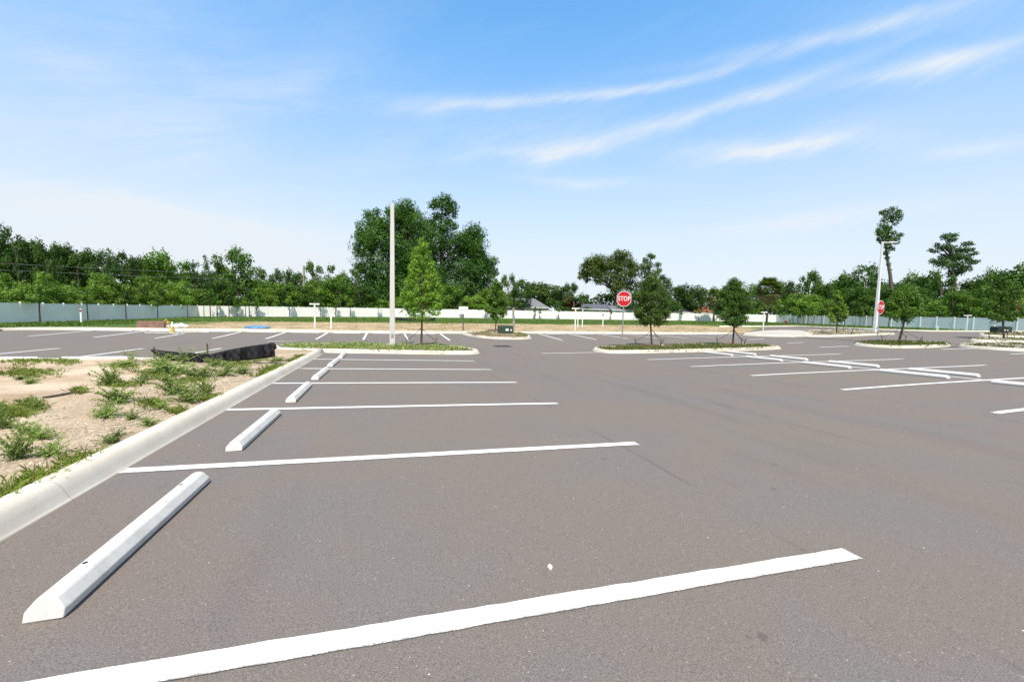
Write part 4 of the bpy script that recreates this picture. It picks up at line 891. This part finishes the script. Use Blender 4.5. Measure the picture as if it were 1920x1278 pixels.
# green transformer and cabinets
def cabinet(c, w, d, h, rz, label, mat='box', decals=True, name='utility_cabinet'):
    e = empty(name, c, rz, label, 'utility box'); bm = bmesh.new(); bx(bm, (0,0,.0), (w+.2,d+.2,.12), 0, 1, .01); obj('pad', bm, M['rawstop'], e)
    bm = bmesh.new(); bx(bm, (0,0,h*.5), (w,d,h-.1), 0, 1, .02); obj('housing', bm, M[mat], e)
    bm = bmesh.new(); bx(bm, (0,.04,h+.0), (w+.05,d*.85,.09), 0, .92, .02); obj('lid', bm, M[mat], e)
    bm = bmesh.new(); bx(bm, (0,-d/2-.004,h*.5), (w*.9,.012,h*.7), 0, 1, .004); f = obj('door', bm, M[mat], e)
    if decals:
        bm = bmesh.new(); bx(bm, (.08*w,-d/2-.014,h*.55), (.24,.006,.17)); obj('label_plate', bm, M['decal'], f)
        bm = bmesh.new(); bx(bm, (.36*w,-d/2-.014,h*.52), (.1,.006,.13)); obj('label_plate', bm, M['decal'], f)
    return e
p = at(947, 626, .13); D = depth_of(p); cabinet(p, 27/F*D, .85, 15.5/F*D, R_(-8), 'dark green transformer box with white stickers on the kerbed bed', name='transformer')
p = at(1873, 624.5, .1); D = depth_of(p); cabinet(p, 17/F*D, 1.0, 11.5/F*D, R_(-28), 'dark cabinet with a pale sticker near the right edge', 'boxd')
p = at(1889, 624.5, .1); D = depth_of(p); cabinet((p[0]+.8, p[1]+.6, p[2]), 11/F*D, 1.0, 12/F*D, R_(-28), 'plain green cabinet right of the dark cabinet', 'box', False)
# wooden post beside the transformer
p = at(962, 625, .1); h = atY(962, 577, p[1])[2]-p[2]; e = empty('wooden_post', p, 0, 'weathered wooden post behind the green transformer', 'post')
bm = bmesh.new(); tube(bm, [(0,0,-.1),(.03,0,h*.4),(-.02,0,h*.8),(0,0,h)], [.09,.10,.085,.10], 9); obj('post', bm, M['wood'], e)
bm = bmesh.new(); bx(bm, (0,-.08,h*.62), (.2,.06,.34), 0, 1, .01); obj('bracket', bm, M['galv'], e)
# brown block, cone, yellow barrier, blue sheet
p = at(285, 615); D = depth_of(p); e = empty('concrete_structure', p, R_(18), 'low brown open topped concrete box behind the far kerb', 'concrete box'); w = 38/F*D; h = 13/F*D; bm = bmesh.new()
for c, s in (((0,-w*.45,h/2),(w,.12,h)),((0,w*.45,h/2),(w,.12,h)),((-w/2+.06,0,h/2),(.12,w*.78,h)),((w/2-.06,0,h/2),(.12,w*.78,h))): bx(bm, c, s, 0, 1, .01)
obj('wall', bm, M['brick'], e); bm = bmesh.new(); bx(bm, (0,0,h*.55), (w*.84,w*.78,.04)); obj('fill', bm, M['mulch'], e)
p = at(323.5, 625); h = 22/F*depth_of(p); e = empty('traffic_cone', p, .3, 'faded yellow traffic cone standing between the grey wheel stops', 'traffic cone'); bm = bmesh.new(); bx(bm, (0,0,.02), (.36,.36,.04), 0, 1, .01); obj('base', bm, M['cone'], e)
bm = bmesh.new(); lathe(bm, [(.15,.04),(.085,h*.6)], 18); obj('body', bm, M['cone'], e, False)
bm = bmesh.new(); lathe(bm, [(.085,h*.6),(.03,h),(.022,h+.005)], 18); obj('pale_tip', bm, M['decal'], e)
p = at(310, 613.5); D = depth_of(p); e = empty('barricade', p, R_(25), 'broken yellow barricade leaning behind the far kerb', 'barricade'); h = 16/F*D; bm = bmesh.new()
tube(bm, [(-.2,0,0),(.05,0,h)], [.035,.035], 6); tube(bm, [(.3,.1,0),(.08,.02,h)], [.035,.035], 6); obj('frame', bm, M['yellow'], e)
bm = bmesh.new(); bx(bm, (.02,-.03,h*.55), (.5,.03,.2), .2, 1, .005); obj('board', bm, M['yellow'], e)
p = at(334, 613); e = empty('debris', p, 0, 'crumpled pale plastic lying right of the yellow cone', 'debris'); bm = bmesh.new(); bmesh.ops.create_icosphere(bm, subdivisions=3, radius=.5)
for v in bm.verts: v.co = Vector((v.co.x*1.2, v.co.y*.7, max(0, v.co.z)*.5))*(1+.35*math.sin(v.co.x*9+v.co.y*7)*math.cos(v.co.y*11))
obj('sheet', bm, M['decal'], e)
p = at(482, 614.6); w = 42/F*depth_of(p); e = empty('tarp', p, 0, 'flat blue plastic sheet heaped behind the far kerb', 'tarp'); bm = bmesh.new(); bmesh.ops.create_icosphere(bm, subdivisions=4, radius=1)
for v in bm.verts: k = 1+.12*math.sin(v.co.x*7)*math.cos(v.co.y*6+1)+.05*math.sin(v.co.x*19+v.co.y*13); v.co = Vector((v.co.x*w/2*k, v.co.y*.8*k, max(-.02, v.co.z)*.2*k))
obj('sheet', bm, M['blue'], e, True)
# drain grate, hydrant
p = at(942, 649); e = empty('drain_grate', (p[0], p[1], p[2]+.004), R_(6), 'dark iron drain grate in the middle of the asphalt', 'drain'); bm = bmesh.new()
for c, s in (((0,-.4,.004),(1.0,.05,.012)),((0,.4,.004),(1.0,.05,.012)),((-.48,0,.004),(.05,.75,.012)),((.48,0,.004),(.05,.75,.012))): bx(bm, c, s)
obj('frame', bm, M['iron'], e); bm = bmesh.new()
for k in range(12): bx(bm, (-.42+k*.0765,0,.003), (.035,.74,.01))
obj('bars', bm, M['iron'], e); bm = bmesh.new(); bx(bm, (0,0,-.001), (.92,.74,.004)); obj('pit', bm, M['dark'], e)
p = at(1473, 608); h = 8/F*depth_of(p); e = empty('fire_hydrant', p, 0, 'small red hydrant in the grass before the right fence', 'hydrant'); bm = bmesh.new(); lathe(bm, [(.22,0),(.22,.06),(.15,.07),(.15,h*.7),(.19,h*.72),(.17,h*.85),(.06,h)], 14); obj('barrel', bm, M['hyd'], e, True)
bm = bmesh.new(); tube(bm, [(-.28,0,h*.55),(.28,0,h*.55)], [.08,.08], 10); tube(bm, [(0,0,h*.5),(0,-.28,h*.5)], [.1,.1], 10); obj('outlets', bm, M['hyd'], e)

# black silt fence: sagging fabric on wooden stakes
def silt(label, A, top_px, Y, stakes, tall=True):
    "A: list of (u, v_top, v_bottom)"
    e = empty('silt_fence', (0,0,0), 0, label, 'silt fence'); V, Fs = [], []; n = 60; P = []
    us = [a[0] for a in A]
    for i in range(n+1):
        u = us[0]+(us[-1]-us[0])*i/n; vt = np.interp(u, us, [a[1] for a in A]); vb = np.interp(u, us, [a[2] for a in A]); y = Y+.12*math.sin(i*.7)+.05*math.sin(i*2.3)
        t = atY(u, vt, y); b = atY(u, vb, y-.1); P.append((b, t))
        for k in range(8): f = k/7; V.append((b[0]*(1-f)+t[0]*f, y-.1*(1-f)+.06*math.sin(i*1.9+k*1.3)*math.sin(f*3.14)+.02*random.random(), b[2]*(1-f)+t[2]*f))
    for i in range(n):
        for k in range(7): a = i*8+k; Fs.append((a, a+8, a+9, a+1))
    c = Vector(P[n//2][0]); e.location = c; V = [Vector(v)-c for v in V]
    f = meshpy('fabric', V, Fs, M['black'], e, True); md = f.modifiers.new('thickness', 'SOLIDIFY'); md.thickness = .008
    for (u, vt, vb) in stakes:
        t = Vector(atY(u, vt, Y+.08))-c; b = Vector(atY(u+random.uniform(-2, 2), vb, Y+.08))-c; bm = bmesh.new(); tube(bm, [b, t], [.022,.02], 6); obj('stake', bm, M['stake'], e)
    return e
sf = silt('sagging black silt fence at the back of the sandy plot', [(284,654,658),(300,656.5,673),(330,659.5,677),(370,662,679),(392,664,678),(430,655,677),(470,648,674),(500,644,671),(508,643,669),(514,646,667)], None, 13.5, [(289,650,672),(388.5,644,678),(513,642,669)])
bm = bmesh.new(); Pt = [atY(u, v, 13.45) for u, v in ((505,644),(512,645),(514,652),(511,660),(506,666),(498,668))]; tube(bm, [Vector(p)-sf.location for p in Pt], [.03,.06,.08,.08,.07,.03], 8); obj('rolled_end', bm, M['black'], sf, True)
silt('black silt fence slumped in front of the white fence behind the bright tree', [(742,595,600),(760,597,602),(785,598,602),(808,597,602),(816,594,601)], None, 66, [(742,593,601),(816,592,601)])

# ------------------------------------------------------------------ houses beyond the fence
def house(label, px0, px1, v_eave, v_ridge, D, roofm, hip=True, depth=9):
    a, b = atD(px0, 580, D), atD(px1, 580, D+0); c = (a+b)/2; z = Z(c[0], c[1]); hz = 580.7+((px0+px1)/2-960)*.0216
    he = EYE+(hz-v_eave)/F*D-z; hr = EYE+(hz-v_ridge)/F*(D+depth*.5)-z; w = float(np.linalg.norm((b-a)[:2])); rz = math.atan2(b[1]-a[1], b[0]-a[0]); d = depth
    e = empty('house', (c[0], c[1], z), rz, label, 'house'); bm = bmesh.new(); bx(bm, (0,d/2,he/2-.1), (w-.9,d-.9,he)); obj('wall', bm, M['wall'], e)
    bm = bmesh.new(); i = (min(d*.5, w*.24) if hip else 0); B = [bm.verts.new(q) for q in ((-w/2,0,he-.05),(w/2,0,he-.05),(w/2,d,he-.05),(-w/2,d,he-.05))]; Rr_ = [bm.verts.new((-w/2+i,d/2,hr)), bm.verts.new((w/2-i,d/2,hr))]
    bm.faces.new((B[0],B[1],Rr_[1],Rr_[0])); bm.faces.new((B[2],B[3],Rr_[0],Rr_[1])); bm.faces.new((B[1],B[2],Rr_[1])); bm.faces.new((B[3],B[0],Rr_[0])); bm.faces.new(B[::-1]); obj('roof', bm, M[roofm], e)
    bm = bmesh.new(); bx(bm, (0,-.02,he-.13), (w,.04,.18)); obj('fascia', bm, M['trim'], e)
    for k in (-.3, .05, .32):
        bm = bmesh.new(); bx(bm, (w*k,.43,1.55), (1.4,.08,1.2)); f = obj('window', bm, M['trim'], e); bm = bmesh.new(); bx(bm, (w*k,.38,1.55), (1.2,.03,1.0)); obj('pane', bm, M['glass'], f)
    return e
house('house with a pale grey hipped roof just behind the white fence', 918, 1030, 575, 559, 106, 'shingle')
house('house with a long dark blue grey roof left of the stop sign', 1084, 1148, 579, 570, 108, 'shingled', False)
house('house with a low grey roof behind the stop sign', 1146, 1210, 581, 574, 106, 'shingle', False)
house('house with a flat pale eave between the two island trees', 1256, 1302, 585, 579, 112, 'shingle', False)
house('house with an orange brown tiled roof left of the dark island tree', 1296, 1352, 586, 574, 116, 'terra')
# utility poles and wires
def upole(px, vt, D, label, r=.16, bar=True):
    g = atD(px, 592, D); z = Z(g[0], g[1]); t = atD(px, vt, D); e = empty('utility_pole', (g[0], g[1], z), 0, label, 'utility pole'); h = t[2]-z; bm = bmesh.new(); tube(bm, [(0,0,-.2),(0,0,h)], [r*1.2,r*.8], 9); obj('shaft', bm, M['wood'], e)
    if bar: bm = bmesh.new(); bx(bm, (0,-.15,h-.5), (1.6,.1,.12), R_(-60)); obj('crossarm', bm, M['wood'], e)
    return Vector((g[0], g[1], z+h))
tp = upole(571, 499, 93, 'pale utility pole rising above the trees left of the bare concrete pole', .24, False)
upole(1789, 531, 79, 'short pale snag standing among the trees under the spreading oak', .16, False)
for k, (dz, lab) in enumerate(((-2.2,'uppermost thin overhead wire across the left woods'),(-3.2,'middle thin overhead wire across the left woods'),(-5.0,'lowest thin overhead wire across the left woods'))):
    A = tp+Vector((0,0,dz)); q_ = atD(-60, (490, 503, 537)[k], 50); B = Vector(q_); bm = bmesh.new(); tube(bm, [A.lerp(B, f)-Vector((0,0,1.0*f*(1-f))) for f in np.linspace(0, 1, 14)], [.014]*14, 4); tag(obj('overhead_wire', bm, M['galv']), lab, 'wire', 'overhead wires left of the utility pole')

# ------------------------------------------------------------------ camera, sun, sky
cam = bpy.data.cameras.new('Camera'); co = bpy.data.objects.new('Camera', cam); COL.objects.link(co); SC.camera = co
cam.sensor_width = 36; cam.lens = 36*F/1920; cam.clip_start = .05; cam.clip_end = 6000
rx, fy, uz = RM[:,0], RM[:,1], RM[:,2]
co.matrix_world = Matrix(((rx[0],uz[0],-fy[0],0),(rx[1],uz[1],-fy[1],0),(rx[2],uz[2],-fy[2],EYE),(0,0,0,1)))
SUN_EL = R_(60); sd = Vector((-.32, -1, 0)).normalized()*math.cos(SUN_EL)+Vector((0,0,math.sin(SUN_EL)))
su = bpy.data.lights.new('Sun', 'SUN'); su.energy = 4.6; su.angle = R_(.55); su.color = (1, .935, .84); so = bpy.data.objects.new('Sun', su); COL.objects.link(so)
so.rotation_euler = sd.to_track_quat('Z', 'Y').to_euler(); so.location = (0,0,60)
W = bpy.data.worlds.new('World'); SC.world = W; W.use_nodes = True; t = NT(W.node_tree); bg = W.node_tree.nodes['Background']
sky = t.n('ShaderNodeTexSky'); sky.sky_type = 'NISHITA'; sky.sun_disc = False; sky.sun_elevation = SUN_EL; sky.sun_rotation = math.atan2(sd.x, sd.y); sky.air_density = 1.0; sky.dust_density = .6; sky.ozone_density = 2.0; sky.altitude = 0
dr = t.n('ShaderNodeTexCoord').outputs['Generated']; sx = t.n('ShaderNodeSeparateXYZ'); t.l(dr, sx.inputs[0])
az = t.math('ARCTAN2', sx.outputs[0], sx.outputs[1]); el = t.math('ARCSINE', sx.outputs[2])
def azel(u, v): d = ray(u, v); d = d/np.linalg.norm(d); return math.atan2(d[0], d[1]), math.asin(d[2])
cv = t.n('ShaderNodeCombineXYZ'); t.l(az, cv.inputs[0]); t.l(el, cv.inputs[1])
rot = t.n('ShaderNodeVectorRotate', rotation_type='Z_AXIS'); t.l(cv.outputs[0], rot.inputs['Vector']); rot.inputs['Angle'].default_value = -.28
nz = t.noise(t.scale(rot.outputs[0], (3, 15, 1)), 1.0, 8, .62, .6); nz2 = t.noise(t.scale(rot.outputs[0], (9, 70, 1)), 1.0, 6, .65, .3); nz3 = t.noise(cv.outputs[0], 5, 5, .6)
STREAKS = [((720,200),(1010,180),22,.42),((930,190),(1560,78),14,.62),((1300,122),(1820,-6),19,.45),((860,300),(1290,222),20,.62),((1230,232),(1560,130),17,.55),((1560,165),(1930,75),30,.6),((1670,140),(1940,62),16,.4),((1270,285),(1630,262),24,.6),((1420,282),(1560,262),13,.55),((1340,300),(1760,200),40,.3),
 ((1740,285),(1960,268),20,.65),((1000,335),(1195,345),14,.5),((1390,425),(1790,372),24,.62),((1250,440),(1600,410),16,.35),((-60,385),(330,405),34,.85),((0,340),(600,440),15,.6),((-100,430),(680,475),46,.9),((0,455),(640,480),60,.5),((760,500),(1100,500),30,.35),((80,180),(420,250),45,.1),((420,190),(660,120),36,.16),((0,80),(260,150),40,.2),((-300,130),(620,90),260,.20),((1500,40),(2000,-20),60,.15),((700,250),(1250,200),60,.22)]
wob = t.math('ADD', t.math('MULTIPLY', t.math('SUBTRACT', nz3, .5), 2.4), t.math('MULTIPLY', t.math('SUBTRACT', nz, .5), 2.6))
tot = None
for (p0, p1, w, amp) in STREAKS:
    if p0[0] > 650: w *= .78; amp *= .85
    a0, e0 = azel(*p0); a1, e1 = azel(*p1); L = math.hypot(a1-a0, e1-e0); c, s = (a1-a0)/L, (e1-e0)/L; m0 = azel((p0[0]+p1[0])/2, (p0[1]+p1[1])/2); m1 = azel((p0[0]+p1[0])/2, (p0[1]+p1[1])/2+w); wd = math.hypot(m1[0]-m0[0], m1[1]-m0[1])
    da, de = t.math('SUBTRACT', az, (a0+a1)/2), t.math('SUBTRACT', el, (e0+e1)/2)
    u = t.math('DIVIDE', t.math('ADD', t.math('MULTIPLY', da, c), t.math('MULTIPLY', de, s)), L*.62)
    v = t.math('DIVIDE', t.math('SUBTRACT', t.math('MULTIPLY', de, c), t.math('MULTIPLY', da, s)), wd)
    v = t.math('ADD', v, wob)
    q = t.math('ADD', t.math('MULTIPLY', t.math('MULTIPLY', u, u), 1.5), t.math('MULTIPLY', v, v))
    g_ = t.math('MULTIPLY', t.math('EXPONENT', t.math('MULTIPLY', q, -1)), amp)
    tot = g_ if tot is None else t.math('ADD', tot, g_)
cl = t.math('MULTIPLY', tot, t.math('ADD', .42, t.math('MULTIPLY', t.ramp(t.math('ADD', t.math('MULTIPLY', nz, .6), t.math('MULTIPLY', nz2, .4)), .3, .68), 1.0)))
cl = t.math('ADD', cl, t.math('MULTIPLY', t.ramp(nz, .45, .8), .09))
cl = t.math('MINIMUM', cl, .95)
CLOUD = (4.05, 4.35, 4.6)
blue = t.mix(1.0, sky.outputs[0], t.mix(t.ramp(el, .05, .6), (.62, .86, 1.06), (.84, 1.40, 1.54)), 'MULTIPLY')
veil = t.math('MULTIPLY', t.math('POWER', t.math('SUBTRACT', 1, t.ramp(el, .0, .80)), 2.1), .95)
blue = t.mix(veil, blue, CLOUD)
blue = t.mix(t.math('MULTIPLY', t.ramp(el, .74, 1.15), .72), blue, (2.5, 2.42, 2.3))   # unseen zenith whitened, added to take blue out of the ambient light
blue = t.mix(t.math('MULTIPLY', t.ramp(sx.outputs[1], -.05, -.6), .6), blue, (3.0, 2.95, 2.85))   # added pale sky behind the camera, out of view, for less blue ambient
t.l(t.mix(cl, blue, CLOUD), bg.inputs[0]); bg.inputs[1].default_value = .15
SC.view_settings.view_transform = 'Standard'; SC.view_settings.look = 'None'; SC.view_settings.gamma = 1; SC.view_settings.exposure = .45
